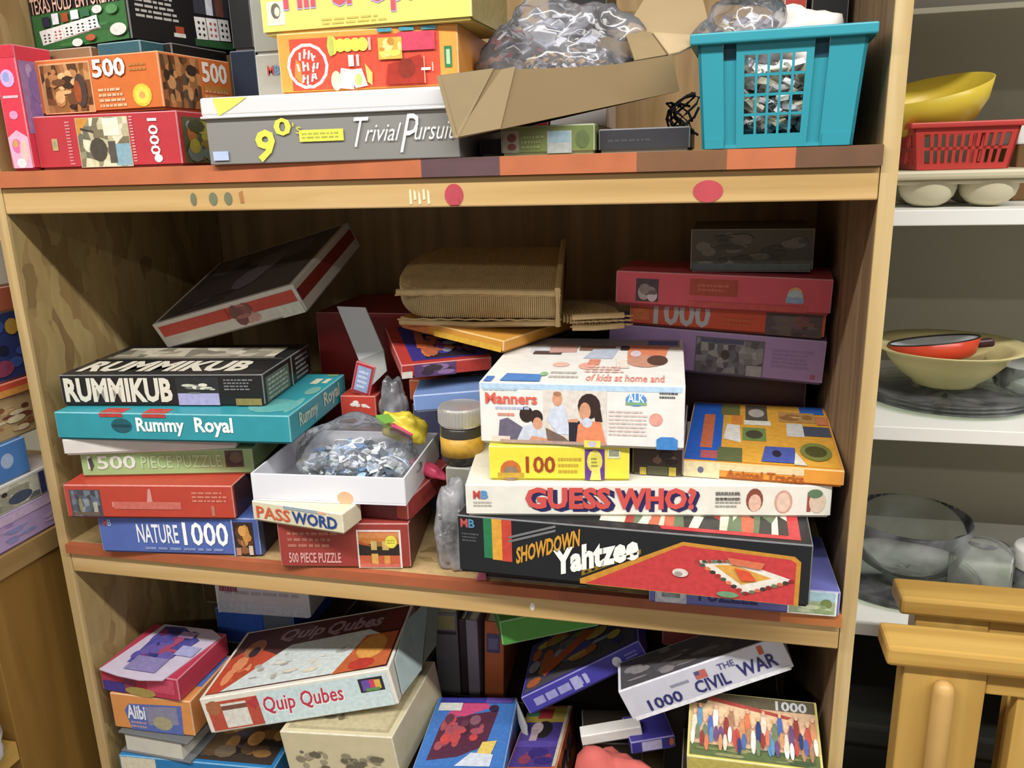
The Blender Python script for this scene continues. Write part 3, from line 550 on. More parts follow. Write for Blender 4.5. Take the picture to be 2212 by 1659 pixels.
# ---------------------------------------------------------------- middle shelf, left stack
mz=MZ+.0003
g=put(G['nature'],z=mz,h=.0478); t=gbox('puzzle_box','blue puzzle box with white numerals at the bottom left of the middle shelf',PZ,g,'5067ae',tray='42548c')
txt(t,'F',(.24,.30,.50,.80),'NATURE','e6e8f0',.015); txt(t,'F',(.53,.26,.81,.88),'1000','f4f4f4',.02)
dec(t,'F','picture',[('r',.845,.03,.965,.90,'3a2a26'),('k',.845,.05,.965,.88,14,3,.22,['5a3a28','2a2020','c88a3a','8a5a3c']),('e',.90,.68,.025,.14,'e0a04c'),('r',.93,.06,.955,.3,'d8c8b4'),('r',.85,.04,.88,.24,'b8866a'),('r',.835,.0,.845,.98,'8fa0d0'),('l',.28,.1,.80,.24,1,3,'8090c0')])
txt(t,'F',(.035,.72,.06,.9),'M','c05a60',.03); txt(t,'F',(.062,.72,.085,.9),'B','8fb0e0',.03)
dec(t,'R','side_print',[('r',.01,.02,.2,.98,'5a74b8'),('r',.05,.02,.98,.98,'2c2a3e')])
z1=mz+.0478
g=put(G['norman'],z=z1,h=.0415); t=gbox('puzzle_box','red puzzle box with a blue-grey picture on its left end, on the blue box',PZ,g,'bb402e',tray='8a3024')
dec(t,'F','picture',[('r',.03,.06,.215,.86,'4a4c58'),('m',.04,.08,.205,.84,7,5,5,['5f6878','6f7a84','4a4650','8a9294','565a60']),('e',.09,.4,.01,.22,'8a8458'),('r',.165,.1,.19,.5,'a8a898'),('r',.04,.1,.2,.2,'6a5a4c')])
dec(t,'F','lettering',[('l',.28,.28,.70,.60,1,8,'d88a80'),('p','d8908a',(.49,.5),(.505,.9),(.52,.9),(.525,.5)),('l',.76,.5,.97,.85,3,5,'d07a66'),('r',.865,.12,.885,.42,'c0705c'),('r',.29,.3,.69,.52,'c8685a')],2)
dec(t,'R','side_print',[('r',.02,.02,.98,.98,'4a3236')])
z1+=.0415
g=put(G['green1500'],z=z1); t=gbox('puzzle_box','pale green puzzle box with grey lettering between white board and red box',PZ,g,'9ab878',tray='b07848')
txt(t,'F',(.04,.32,.32,.86),'1500','d8dcd0',.02); txt(t,'F',(.35,.32,.82,.82),'PIECE PUZZLE','b6cc9c',.01); dec(t,'F','picture',[('r',.84,.30,.945,.96,'5a4c44'),('k',.84,.3,.945,.96,8,2,.3,['4a3c38','6c5c50'])])
dec(t,'F','label',[('p','4c4846',(.055,.25),(.045,.75),(.065,.8),(.075,.5))],4)
z1+=.0313
g=put(G['whitebd'],z=z1,d=.075); t=gbox('game_box','thin white curved box top squeezed under the teal box',GB,g,'d6cfc8',rough=.35); z1+=.02
g=put(G['royal'],z=z1); t=gbox('game_box','teal game box with white storybook lettering, under the black box',GB,g,'22929f',tray='1d7884')
txt(t,'F',(.355,.22,.56,.86),'Rummy','eef2ee',.03); txt(t,'F',(.605,.22,.765,.90),'Royal','eef2ee',.03)
dec(t,'F','emblem',[('e',.29,.56,.045,.26,'1c5a64'),('r',.25,.5,.33,.6,'14424c'),('r',.2,.86,.30,.99,'b83c34'),('r',.385,.86,.485,.99,'b83c34')],2)
dec(t,'T','picture',[('r',.2,.0,.3,.10,'b83c34'),('r',.385,.0,.485,.10,'b83c34'),('e',.965,.22,.02,.16,'6ab0a8'),('e',.88,.2,.10,.15,'57a8a6'),('r',.90,.72,.935,.86,'d8d8b8'),('r',.95,.74,.975,.86,'d0d2b4'),('e',.96,.55,.03,.1,'6fa89a'),('r',.93,.93,.98,.98,'7aa870')])
txt(t,'R',(.14,.22,.45,.86),'Rummy','b6c4b4',.03); txt(t,'R',(.56,.25,.86,.9),'Royal','b6c4b4',.03)
z1+=.033
g=put(G['rummikub'],z=z1); t=gbox('game_box','black tile game box with big cream serif capitals, on the teal box',GB,g,'242424',tray='3a3a34',rough=.3)
txt(t,'F',(.02,.14,.555,.90),'RUMMIKUB','d8d2c0',.045)
dec(t,'F','picture',[('r',.575,.05,.785,.92,'2c2e30'),('r',.58,.05,.78,.42,'a9a2cc'),('k',.58,.4,.78,.75,14,3,.12,['c8c8b0','8f968c','d8d4bc','6c7068']),('l',.81,.5,.96,.88,4,4,'77777a'),('r',.86,.05,.985,.26,'8a7c42')],1)
t2=[('r',.02,.0,.98,.14,'2a2a28')]
for i,c in enumerate('RUMMIKUB'): t2.append(('r',.02,.16,.03,.17,'242424'))
dec(t,'T','picture',t2+[('r',.05,.50,.93,.54,'8f8878'),('m',.06,.55,.92,.86,14,3,8,['b8b09a','a8a08c','908874','c8c0aa','7a7466']),('r',.0,.44,.99,.50,'38362f')])
txt(t,'T',(.05,.08,.88,.40),'RUMMIKUB','d2ccba',.045)
dec(t,'R','side_print',[('r',.04,.08,.5,.85,'5e6a5c'),('l',.08,.1,.48,.8,5,5,'a0a898'),('r',.555,.02,.575,.98,'b0a888'),('l',.65,.1,.95,.9,5,7,'8a8a84')])
z1+=.0376
g=put(G['redlid'],z=1.3050,ry=-14.6,h=.0385); t=gbox('game_box','white and red box tilted steeply on top of the black tile game box',GB,g,'cfc9be',tray='8f8880')
dec(t,'F','print',[('r',.03,.46,.98,.86,'c2402e'),('k',.52,.08,.72,.92,16,3,.2,['a86a64','8a504c','c89a8e','7a4440','b88078']),('r',.46,.46,.52,.86,'c2402e'),('r',.84,.03,.99,.45,'d8d4c4')],1)
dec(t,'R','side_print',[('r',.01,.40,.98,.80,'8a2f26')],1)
dec(t,'T','picture',[('r',.03,.03,.97,.97,'5a5250'),('k',.03,.03,.97,.97,20,5,.15,['6a6268','4a4444','77707a','54484a'])])
# ---------------------------------------------------------------- middle shelf, centre
g=put(G['redlow'],z=mz,h=.0545,d=.145); t=gbox('puzzle_box','dark red puzzle box with sunset picture, front centre of the middle shelf',PZ,g,'9c3a32',tray='7a5a38')
dec(t,'F','picture',[('r',.60,.02,.935,.86,'e8ded4'),('r',.612,.04,.92,.82,'d0603e'),('r',.612,.55,.92,.80,'cf7a30'),('r',.612,.68,.92,.80,'d88a4c'),('r',.612,.30,.92,.55,'352b26'),('p','c0562c',(.612,.55),(.612,.62),(.70,.53),(.70,.5)),('r',.705,.42,.75,.62,'d0b46a'),('r',.79,.42,.84,.62,'d4b060'),('r',.75,.5,.79,.6,'a0703a'),('r',.705,.08,.755,.34,'e2b24e'),('r',.80,.08,.845,.30,'dc9a3e'),('r',.612,.04,.92,.12,'d4705a'),('e',.86,.6,.045,.14,'e6dc34'),('l',.83,.55,.89,.66,2,3,'a8a428')])
txt(t,'F',(.07,.13,.47,.36),'500 PIECE PUZZLE','dca09c',.02); dec(t,'F','lettering',[('l',.07,.45,.48,.85,3,4,'b06a58')],2)
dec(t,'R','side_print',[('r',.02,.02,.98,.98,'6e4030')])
z2=mz+.0545
t=gbox('puzzle_box','red puzzle box turned slightly, between the dark red box and the white tray',PZ,put(G['redup'],z=z2,h=.0254),'a8403a',tray='8a3430')
dec(t,'R','side_print',[('r',.02,.05,.98,.95,'aa3e3a'),('r',.84,.15,.95,.85,'c4605a'),('r',.3,.3,.78,.6,'96342f')])
dec(t,'F','side_print',[('r',.3,.05,.9,.8,'6e2e32')])
g=put(G['password'],z=z2+.0008,rx=0,ry=0,h=.0245,d=.036,y=-.0215); t=gbox('game_box','small cream word game box with orange and blue capitals, under the white tray',GB,g,'d8cfb0',tray='c0b48c')
txt(t,'F',(.05,.22,.43,.80),'PASS','cf5a34',.02); txt(t,'F',(.45,.22,.94,.80),'WORD','28458a',.03); dec(t,'F','label',[('r',.36,.84,.75,.98,'9aa8b0'),('e',.78,.92,.05,.06,'eab08a')],2)
g=put(G['tray'],z=z2+.0257,rz=4.5); t=thing('puzzle_tray','open white box bottom with a bag of puzzle pieces, front centre of middle shelf','box tray',g[:3],g[3:6]); w,d,h=g[6:9]; DIM[t.name]=(w,d,h)
TW=mat('dfdfe6',.5,var=.02); 
MB().box(-w/2,w/2,0,d,0,.002).build('base',TW,t)
for a in ((-w/2,w/2,0,.002,.002,h),(-w/2,w/2,d-.002,d,.002,h),(-w/2,-w/2+.002,.002,d-.002,.002,h),(w/2-.002,w/2,.002,d-.002,.002,h)): MB().box(*a,b=.0006).build('wall',TW,t)
MB().slab([(0.0195+.009*math.cos(q*PI/8),-.0004,.0065+.0075*math.sin(q*PI/8)) for q in range(16)],.0004).build('round_sticker',mat('efb088',.5),t)
bag('plastic_bag','clear bag of pale blue and white puzzle pieces sitting in the white tray',(.370,.070,z2+.0285),(.074,.060,.044),11,CLR,.16,5)
bits('puzzle_pieces','blue, white and grey jigsaw pieces inside the bag in the white tray','pieces',(.374,.056,z2+.046),(.060,.046,.024),700,21,['dfe6ee','b8c8d8','8fb2d6','f2f4f4','6a7c8c','4e5c6a','c8d4d0','5f92cc','a6b0b0','3c4852'],.0095,.25,zmin=z2+.030)
bits('puzzle_pieces','grey jigsaw pieces at the right of the bag','pieces',(.41,.075,z2+.052),(.02,.02,.012),60,3,['5a6a78','46525e','7d8a94'],.009,.25)
bag('candy_packet','yellow, pink and green striped packet behind the bag of puzzle pieces',(.409,.112,1.186),(.028,.015,.022),14,mat('e8d022',.3),.3,4,(0,20,20))
tag(MB().slab([(.404,.092,1.203),(.430,.088,1.193),(.433,.087,1.199),(.408,.091,1.210)],.003).build('pink_strip',mat('e0507a',.4)),'pink strip lying across the striped packet','wrapper')
tag(MB().slab([(.388,.094,1.219),(.404,.092,1.222),(.412,.091,1.214),(.394,.094,1.208)],.003).build('green_strip',mat('79b43a',.4)),'green strip at the top of the striped packet','wrapper')
gbox('game_box','tall dark red box standing behind the tilted white and red box',GB,[.322,.225,mz,0,0,0,.135,.15,.246],'8c231f')
gbox('game_box','maroon box lying behind the teal game box',GB,[.360,.152,mz,0,0,0,.094,.068,.125],'5a2a22')
t=gbox('card_box','small red box with a pale blue label behind the teal game box',GB,[.340,.156,mz+.1545,0,16,0,.026,.03,.042],'b02a34'); dec(t,'F','label',[('r',.15,.12,.85,.9,'8fa2c8'),('l',.25,.2,.75,.8,4,3,'c8d2e6')])
t=gbox('card_box','red packet with white marks beside the teal game box end',GB,[.338,.154,mz+.1252,0,0,4,.046,.05,.0285],'c8402e'); dec(t,'F','print',[('k',.1,.2,.9,.9,9,3,.1,['e8d8d0','f0e8e0'])])
# folded white card strip and grey film
t=thing('card_strip','bent white card strip standing among the boxes left of the wicker basket','card',(.352,.16,mz+.168))
c0=Vector((.352,.16,mz+.168)); WC=mat('c9c9cc',.5,var=.03)
MB().slab([Vector(p)-c0 for p in ((.3137,.170,1.3334),(.3522,.168,1.3328),(.3757,.160,1.281),(.3415,.161,1.2677))],.002).build('upper_panel',WC,t)
MB().slab([Vector(p)-c0 for p in ((.3415,.161,1.2677),(.3757,.160,1.281),(.3787,.158,1.2558),(.3579,.159,1.2371))],.002).build('lower_panel',mat('a8a8a4',.5),t)
bag('plastic_film','wad of greyish plastic film below the bent white card strip',(.384,.160,1.196),(.017,.014,.034),17,CLR2,.3,4)
# purple game, small boxes, wicker
gbox('game_box','plain dark box at the back holding up the pale blue box',GB,[.487,.20,mz,0,0,0,.06,.14,.158],'4a3a3a')
gbox('game_box','pale blue box half hidden beside the white picture box',GB,put(G['lightblue'],y=.092,ry=-3,rz=14,d=.07,w=.082,z=1.2295),'6f8cc0')
t=gbox('game_box','purple and red game box lying askew below the wicker basket',GB,put(G['purplegame'],z=1.2665),'a8302a',tray='5a2a3a')
dec(t,'T','picture',[('r',.14,.07,.99,.97,'352c78'),('r',.3,.1,.86,.95,'2c2430'),('k',.25,.1,.95,.95,24,4,.12,['6a3a6a','a8583a','3a3478','8a90a8','40304a','c06a3a']),('e',.45,.75,.08,.07,'9a9ab8'),('e',.62,.8,.05,.05,'b0a8c0'),('p','b85a30',(.25,.35),(.3,.8),(.38,.75),(.36,.3))])
dec(t,'F','print',[('r',.0,.02,.12,.5,'d8cfc4'),('r',.14,.02,.6,.95,'5a3a6a'),('k',.14,.02,.6,.95,10,3,.2,['4a4a8a','8a6a9a','3a2a3a']),('r',.6,.1,.98,.95,'b03028')])
t=gbox('card_box','small orange card box below the corner of the purple game box',GB,[.4235,.166,mz+.1455,0,0,0,.041,.03,.028],'c85a2a'); 
gbox('game_box','slate box under the small orange card box',GB,[.4255,.160,mz,0,0,0,.035,.05,.145],'56587a')
t=gbox('game_box','golden yellow box edge slanting below the wicker basket',GB,put(G['yellowbd'],z=1.3045,h=.0145),'c88a22',tray='b87a1c'); dec(t,'F','print',[('r',.02,.1,.3,.9,'c87434'),('r',.35,.05,.98,.5,'d2a21e')])
gbox('game_box','dark box behind the purple game holding up the golden box',GB,[.487,.25,mz+.1582,0,0,0,.06,.09,.072],'33261e')
WK=mat('cbb07a',.6,var=.2,scale=70); WK2=mat('8b7240',.65,var=.25,scale=70)
def wicker(name,label,g,taper,ribs,rows,seam=None):
    t=thing(name,label,'basket',g[:3],g[3:6]); w,d,h=g[6:9]; hh=h/2
    def sec(x,k,n=20):
        # rounded slab outline at x (across y,z); narrows at the round ends
        f=1.0; e=min((x+w/2),(w/2-x) if taper[1] else 9)/(.05)
        if e<1: f=math.sqrt(max(.04,1-(1-max(e,0))**2))
        o=[]
        for i in range(n):
            a=2*PI*i/n; ca,sa=math.cos(a),math.sin(a)
            yy=d/2+(d/2)*f*math.copysign(abs(ca)**.35,ca)*k; zz=hh+hh*(.45+.55*f)*math.copysign(abs(sa)**.5,sa)*k
            o.append(Vector((x,yy,zz)))
        return o
    nx=40; V=[];F=[]; n=20
    for i in range(nx+1): V+=sec(-w/2+w*i/nx,.985)
    for i in range(nx):
        for j in range(n): F.append((i*n+j,i*n+(j+1)%n,(i+1)*n+(j+1)%n,(i+1)*n+j))
    F.append(tuple(range(n))); F.append(tuple(nx*n+j for j in range(n)))
    pyd('body',V,F,WK2,t,True)
    b=MB()
    for i in range(ribs):
        x=-w/2+.002+(w-.004)*(i+.5)/ribs; p=sec(x,1.0,16); b.tube(p+[p[0]],.0010,5)
    tag(b.build('woven_ribs',WK,t),kind='stuff')
    b=MB()
    for r_ in range(rows):
        z=h*(.15+.7*r_/(rows-1)); b.tube([(x*w/20-w/2+.01,-.0012+(.0018 if x%2 else -.0006),z) for x in range(20)],.0011,5)
    tag(b.build('woven_weavers',WK,t),kind='stuff')
    for s in (0,1):
        b=MB(); b.tube([(-w/2+.012,-.0005,h*(.93 if s else .07)),(0,-.003,h*(.98 if s else .02)),(w/2-.004,-.0005,h*(.93 if s else .07))],.0035,8); b.build('rim_braid',WK,t)
    if seam: 
        b=MB(); b.tube([(seam,-.004,.001),(seam,-.004,h+.002),(seam,d*.5,h+.004),(seam,d-.004,h+.003)],.0036,8); b.build('edge_binding',WK,t)
    return t
wicker('wicker_basket','flat brown wicker basket with a rounded left end, centre back of the middle shelf',[.4990,.138,1.3200,13,1.0,7.5,.200,.165,.043],(1,0),84,2,.0965)
wicker('wicker_mat','narrow wicker piece to the right of the wicker basket, behind the white picture box',put(G['wicker2'],z=1.3165,rz=18,w=.075,d=.10,h=.014),(1,1),22,3)
gbox('game_box','dark box at the back holding up the wicker basket',GB,[.590,.27,mz,0,0,0,.12,.12,.222],'2e241c')
# jar, pink packet, junk bag
gbox('game_box','small grey box under the jar with the yellow label',GB,[.5025,.038,mz,0,0,0,.028,.05,.112],'8a877c')
t=thing('jar','small jar with ribbed chrome lid and yellow label beside the white picture box','jar',(.5015,.062,mz+.1125))
GLS=clearmat('clear_glass','eef2f0',.05,.05,.03)
MB().lathe([(0,0),(.021,0),(.0235,.002),(.0235,.040),(.021,.043),(0,.043)],32).build('body',mat('3c3834',.15),t,True)
MB().lathe([(.0238,.010),(.0241,.010),(.0241,.031),(.0238,.031)],32,closed=True).build('label',mat('cf9f26',.45,var=.3,scale=200),t,True)
b=MB(); b.lathe([(0,.043),(.0235,.043),(.0245,.045),(.0245,.062),(.0235,.064),(0,.064)],32)
for i in range(40): a=2*PI*i/40; b.box(-.0006,.0006,-.0006,.0006,.046,.061,lambda v,a=a:Vector((v.x+.0247*math.cos(a),v.y+.0247*math.sin(a),v.z)))
b.build('lid',mat('dcdad6',.22,metal=.6),t)
bag('pink_packet','crumpled crimson packet left of the white word guessing game stack',(.450,.085,mz+.085),(.026,.010,.008),19,mat('c43a5c',.4),.3,3,(0,12,-18))
bag('plastic_bag','limp clear bag of grey scraps hanging between the red boxes and the white game box',(.4985,.024,mz+.002),(.021,.013,.064),23,CLR2,.25,4)
bits('scraps','grey scraps in the limp clear bag beside the black dice game','scraps',(.4985,.024,mz+.045),(.015,.008,.036),110,8,['8d8a86','6c6a66','b0aca6','4c4844'],.009,zmin=mz+.006)
tag(MB().slab([(.530,-.002,mz+.001),(.541,.0,mz+.001),(.539,.004,mz+.012),(.532,.003,mz+.010)],.002).build('paper_scrap',mat('9a3a56',.6)),'small crimson scrap at the shelf edge below the black dice game','scrap')
# ---------------------------------------------------------------- middle shelf, right stack
pz=mz
g=put(G['puzzle'],z=pz,h=.0275,w=.180,d=.12,x=.803); t=gbox('puzzle_box','lavender blue puzzle box with a landscape picture at the right end of the middle shelf',PZ,g,'6d70b8',tray='55588e')
dec(t,'F','picture',[('r',.035,.08,.205,.95,'c4c6d6'),('e',.12,.5,.08,.42,'d6d8e2'),('m',.07,.3,.17,.8,5,3,4,['9aa0a8','b8bcc0','868c92']),('r',.735,.06,.985,.98,'eceee8'),('r',.745,.1,.975,.96,'a8b890'),('r',.745,.6,.975,.96,'a9cdd8'),('e',.93,.5,.03,.2,'7a8a4c'),('k',.745,.1,.975,.5,10,3,.2,['b8c8a0','98ac78','c8d0a8'])])
txt(t,'F',(.27,.25,.58,.80),'PUZZLE','34366c',.02)
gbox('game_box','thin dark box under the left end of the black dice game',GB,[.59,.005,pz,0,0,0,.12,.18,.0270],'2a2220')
g=put(G['yahtzee'],z=pz+.0278,h=.0632,rx=0,w=.338); t=gbox('dice_game_box','black dice game box with white and gold lettering and a red game board picture',GB,g,'1f2124',tray='18181a')
dec(t,'F','stripes',[('r',.082,.30,.108,.985,'1f7a4c'),('r',.108,.28,.138,.985,'e0a024'),('r',.138,.27,.168,.985,'c8402e')])
dec(t,'F','picture',[('p','c78a1c',(.37,.10),(.66,.88),(.955,.80),(.972,.72),(.972,.02),(.37,.02)),('p','c83a3c',(.385,.03),(.66,.82),(.945,.745),(.96,.7),(.96,.025)),('p','e6ded0',(.70,.60),(.80,.66),(.955,.42),(.83,.12)),('p','dba03c',(.745,.55),(.80,.58),(.90,.42),(.82,.27)),('k',.70,.12,.955,.64,0,1,.1,['fff'])]
 +[('e',.70+.13*i/9+.0,.58-.44*i/9,.008,.03,['a83a34','4c5a48','d8804a','3a3a34'][i%4]) for i in range(10)]+[('e',.835+.115*i/8,.14+.27*i/8,.008,.03,['8a2c2c','6a7a5a','c86a4a','443c38'][i%4]) for i in range(9)]+[('e',.72+.08*i/6,.60+.05*i/6,.007,.025,['4c4a40','a84a3a','6a7a60'][i%3]) for i in range(7)]
 +[('e',.655,.38,.022,.07,'d8d0c8'),('e',.65,.36,.012,.04,'a89890'),('p','e0502e',(.80,.54),(.84,.50),(.86,.36),(.82,.34)),('e',.785,.10,.03,.05,'6f9a70'),('p','d8704c',(.78,.70),(.88,.66),(.87,.55),(.79,.60))])
dec(t,'F','lettering',[('p','8a6a14',(.375,.155),(.545,.62),(.545,.70),(.375,.235))]+[('p','201c14',(.385+.02*i,.20+.055*i),(.395+.02*i,.225+.055*i),(.394+.02*i,.265+.055*i),(.384+.02*i,.24+.055*i)) for i in range(8)],2)
txt(t,'F',(.180,.24,.372,.53),'SHOWDOWN','d0941e',.035,shear=.1,slant=.42); dec(t,'F','small_lettering',[('p','77777a',(.158,.60+.07*i),(.30,.86+.07*i),(.30,.90+.07*i),(.158,.64+.07*i)) for i in range(2)],2)
txt(t,'F',(.292,.10,.540,.54),'Yahtzee','f2f0ea',.05,slant=.43)
txt(t,'F',(.012,.80,.034,.95),'M','c05050',.03); txt(t,'F',(.036,.80,.056,.95),'B','4f88b0',.03); dec(t,'F','fine_print',[('l',.015,.55,.07,.72,3,4,'55555a')],2)
dec(t,'T','picture',[('p','c83a3c',(.60,.03),(.97,.03),(.97,.5),(.45,.5)),('m',.42,.06,.94,.45,22,3,5,['d8d0b8','a83a34','6a7a5a','e6dcc8','c86a4a','3c3a36'])])
zt=pz+.0278+.0632
g=put(G['guesswho'],z=zt+.0002,h=.0338,d=.2); t=gbox('guessing_game_box','long white game box with red and navy block lettering, on the black dice game',GB,g,'e2dfd2',tray='c8c4b4')
txt(t,'F',(.178,.16,.418,.86),'GUESS','2a2a5c',.055,layer=2); txt(t,'F',(.426,.16,.648,.86),'WHO?','2a2a5c',.055,layer=2)
txt(t,'F',(.168,.25,.405,.93),'GUESS','d2504a',.045,layer=4); txt(t,'F',(.416,.25,.638,.93),'WHO?','d2504a',.045,layer=4)
dec(t,'F','faces',[('e',.795,.55,.023,.36,'8a4a3c'),('e',.796,.46,.017,.27,'e0b8a0'),('e',.872,.5,.024,.36,'cfa08a'),('e',.872,.48,.018,.3,'e2c4ae'),('r',.935,.2,.945,.8,'9a4a3a'),('e',.962,.5,.022,.34,'d8c0a8'),('e',.955,.75,.02,.14,'5f7a5a'),('l',.69,.3,.76,.78,4,3,'9a9890'),('l',.69,.5,.76,.85,2,8,'77756c')])
txt(t,'F',(.022,.56,.042,.82),'M','c8483c',.04); txt(t,'F',(.044,.56,.064,.82),'B','4f90c8',.04); dec(t,'F','fine_print',[('l',.022,.3,.085,.5,2,6,'b0ada4')],2)
zg=zt+.034
g=put(G['yel100'],z=zg); t=gbox('puzzle_box','yellow children\'s puzzle box under the white picture box',PZ,g,'ecdb1e',tray='d2c018')
txt(t,'F',(.265,.24,.475,.72),'100','a0441e',.02); dec(t,'F','picture',[('e',.155,.3,.075,.3,'cf6a2c'),('e',.155,.22,.055,.22,'8f7a62'),('r',.06,.1,.25,.24,'c8a020'),('l',.495,.2,.67,.72,3,4,'c9a422'),('r',.685,.04,.825,.92,'6a3f96'),('e',.755,.58,.055,.32,'ded24a'),('p','e8dc60',(.72,.04),(.74,.4),(.79,.4),(.80,.04)),('l',.73,.4,.78,.7,3,2,'8a8a3a'),('r',.845,.66,.935,.92,'dcdcb0'),('r',.855,.72,.925,.9,'8f9078')])
zy=zg+.0365
g=put(G['manners'],z=zy,d=.205); t=gbox('activity_box','large white activity box with photographs of children, on the yellow puzzle box',GB,g,'e4e2dc',tray='d8d0c0')
SK,HR='d89a78','3a2a26'
dec(t,'F','picture',[('r',.01,.90,.985,.985,'b4d2ea'),('r',.32,.05,.63,.9,'dcd3c8'),('p','6a6478',(.09,.12),(.10,.40),(.14,.44),(.24,.24),(.30,.05),(.2,.05)),
 ('e',.235,.50,.035,.13,HR),('e',.285,.46,.032,.12,HR),('p','ccd2e0',(.18,.05),(.22,.32),(.28,.36),(.33,.22),(.34,.05)),('e',.29,.36,.024,.10,SK),('p',SK,(.24,.05),(.26,.16),(.34,.12),(.40,.06)),
 ('e',.39,.76,.024,.11,SK),('e',.39,.84,.02,.04,'b07a5a'),('p','cdd6e6',(.34,.42),(.355,.62),(.42,.66),(.44,.45),(.45,.2),(.39,.2)),('p','7a6258',(.33,.30),(.42,.16),(.46,.05),(.34,.05)),('r',.445,.08,.50,.42,'2e2c36'),
 ('e',.545,.66,.055,.20,HR),('p',HR,(.56,.75),(.60,.62),(.61,.42),(.575,.42)),('e',.525,.58,.028,.14,SK),('p','e8895c',(.48,.05),(.49,.36),(.52,.42),(.60,.42),(.63,.05)),('e',.535,.40,.025,.08,'c8d2e4'),('p',SK,(.44,.44),(.49,.46),(.49,.4),(.44,.4)),('r',.10,.04,.62,.09,'b89a8a'),('r',.52,.0,.60,.12,'e6da4c'),('e',.56,.06,.02,.05,'c8c0d8')])
txt(t,'F',(.03,.66,.29,.84),'Manners','e0614e',.03); dec(t,'F','small_print',[('l',.02,.86,.2,.93,1,3,'a8c4d8'),('l',.08,.56,.26,.64,1,4,'b4bede'),('l',.09,.45,.20,.54,1,2,'e08a78'),('r',.06,.05,.15,.14,'eed2c6'),('l',.64,.2,.83,.62,7,5,'dcc4bc'),('l',.88,.80,.97,.92,2,4,'5a5a5a'),('e',.865,.48,.032,.10,'e8a090'),('e',.77,.78,.05,.10,'5f94d2'),('r',.72,.7,.82,.74,'7fb07a'),('p','3f86cc',(.87,.01),(.87,.17),(.89,.21),(.95,.21),(.97,.17),(.97,.01))],2)
txt(t,'F',(.73,.74,.81,.88),'ALK','dbe8f6',.02)
dec(t,'T','picture',[('r',.03,.80,.98,.985,'9a9298'),('r',.80,.84,.97,.95,'3d5a9a'),('p','cfd2d6',(.15,.62),(.13,.8),(.22,.82),(.26,.66)),('r',.17,.58,.33,.66,'5a4a44'),('p','c89a90',(.26,.62),(.24,.80),(.40,.82),(.41,.64)),('r',.42,.68,.62,.8,'8a6a5a'),('p','b8c0d2',(.46,.5),(.50,.72),(.64,.74),(.62,.5)),('e',.50,.34,.045,.07,'e8a894'),('e',.36,.36,.045,.05,'eab8a6'),('r',.50,.36,.56,.48,'d88a70'),('p','e08458',(.70,.50),(.69,.82),(.92,.82),(.90,.55)),('e',.80,.46,.10,.13,'c89078'),('e',.86,.48,.055,.11,'5a4036'),('p','e8dccc',(.66,.3),(.64,.5),(.70,.46),(.72,.3)),('e',.74,.62,.03,.07,'d8c8d4'),('r',.65,.7,.70,.8,'44343c'),('r',.02,.0,.06,.1,'4a78c8'),('p','4a82c8',(.10,.02),(.11,.16),(.29,.15),(.30,.02)),('e',.30,.16,.02,.04,'8ab88a'),('l',.50,.2,.72,.34,3,6,'e2b2a8')])
txt(t,'T',(.52,.05,.90,.18),'of kids at home and','e08878',.01); dec(t,'T','small_print',[('l',.33,.08,.48,.24,2,9,'b8b0a4')],2)
g=put(G['darkpz'],z=zg,w=.050); t=gbox('card_box','small dark box with yellow corners between the yellow puzzle and the orange book',GB,g,'3a2a26'); dec(t,'F','print',[('r',.15,.04,.28,.3,'c8b02c'),('r',.72,.04,.86,.34,'c8b02c'),('r',.3,.06,.7,.36,'5a5c3c'),('k',.3,.4,.9,.9,8,3,.2,['4a3430','2c2020','6a5044'])])
g=put(G['tracks'],z=zg,ry=0,x=.816,w=.150,d=.205); t=gbox('animal_book_game','flat blue and orange animal picture box with glossy orange spine, right of the stack',GB,g,'e09426',tray='c87a20',rough=.22)
dec(t,'F','spine_print_glare',[('r',.01,.05,.24,.95,'ead9a8'),('e',.12,.5,.02,.2,'6a6a8a'),('r',.24,.55,.76,.93,'eccf9a')])  # printed left end; upper pale band paints the glare on the glossy spine
txt(t,'F',(.28,.12,.76,.62),'Animal Tracks','b45a18',.03)
dec(t,'T','picture',[('r',.01,.02,.24,.98,'1f5ec0'),('r',.10,.2,.18,.76,'c86a44'),('r',.11,.05,.22,.16,'b85a60'),('r',.24,.02,.98,.98,'dca022'),('r',.22,.02,.38,.22,'5f6a40'),('r',.22,.76,.36,.97,'6e6c3c'),('r',.30,.6,.38,.76,'d8842c'),('r',.40,.66,.56,.97,'5a5248'),('e',.48,.82,.06,.08,'b0a89c'),('r',.39,.6,.58,.68,'dcd8c8'),('p','dcdad4',(.25,.35),(.27,.6),(.36,.58),(.37,.3)),('r',.38,.34,.54,.55,'6f8a48'),('e',.46,.44,.06,.07,'4a4830'),('p','cfcdc6',(.68,.44),(.69,.66),(.80,.66),(.80,.44)),('r',.80,.46,.98,.62,'4a5060'),('r',.80,.84,.97,.98,'2f62b8'),('r',.64,.68,.90,.86,'b88a4c'),('k',.64,.7,.9,.86,6,2,.2,['9a6a34','c8a060']),('p','4a5aa8',(.50,.04),(.53,.26),(.72,.26),(.71,.04)),('e',.60,.16,.03,.05,'2a2a38'),('e',.85,.22,.10,.13,'7a8038'),('e',.85,.22,.07,.08,'4f4f24'),('p','d8d4c6',(.70,.02),(.72,.2),(.78,.02)),('r',.90,.65,.98,.8,'c87a4a')])
zb=zg+.0178
gbox('puzzle_box','dark maroon box under the purple puzzle box at the back right',PZ,[.795,.229,mz,0,0,0,.165,.13,.1845],'3a1c1e')
zq=mz+.1852
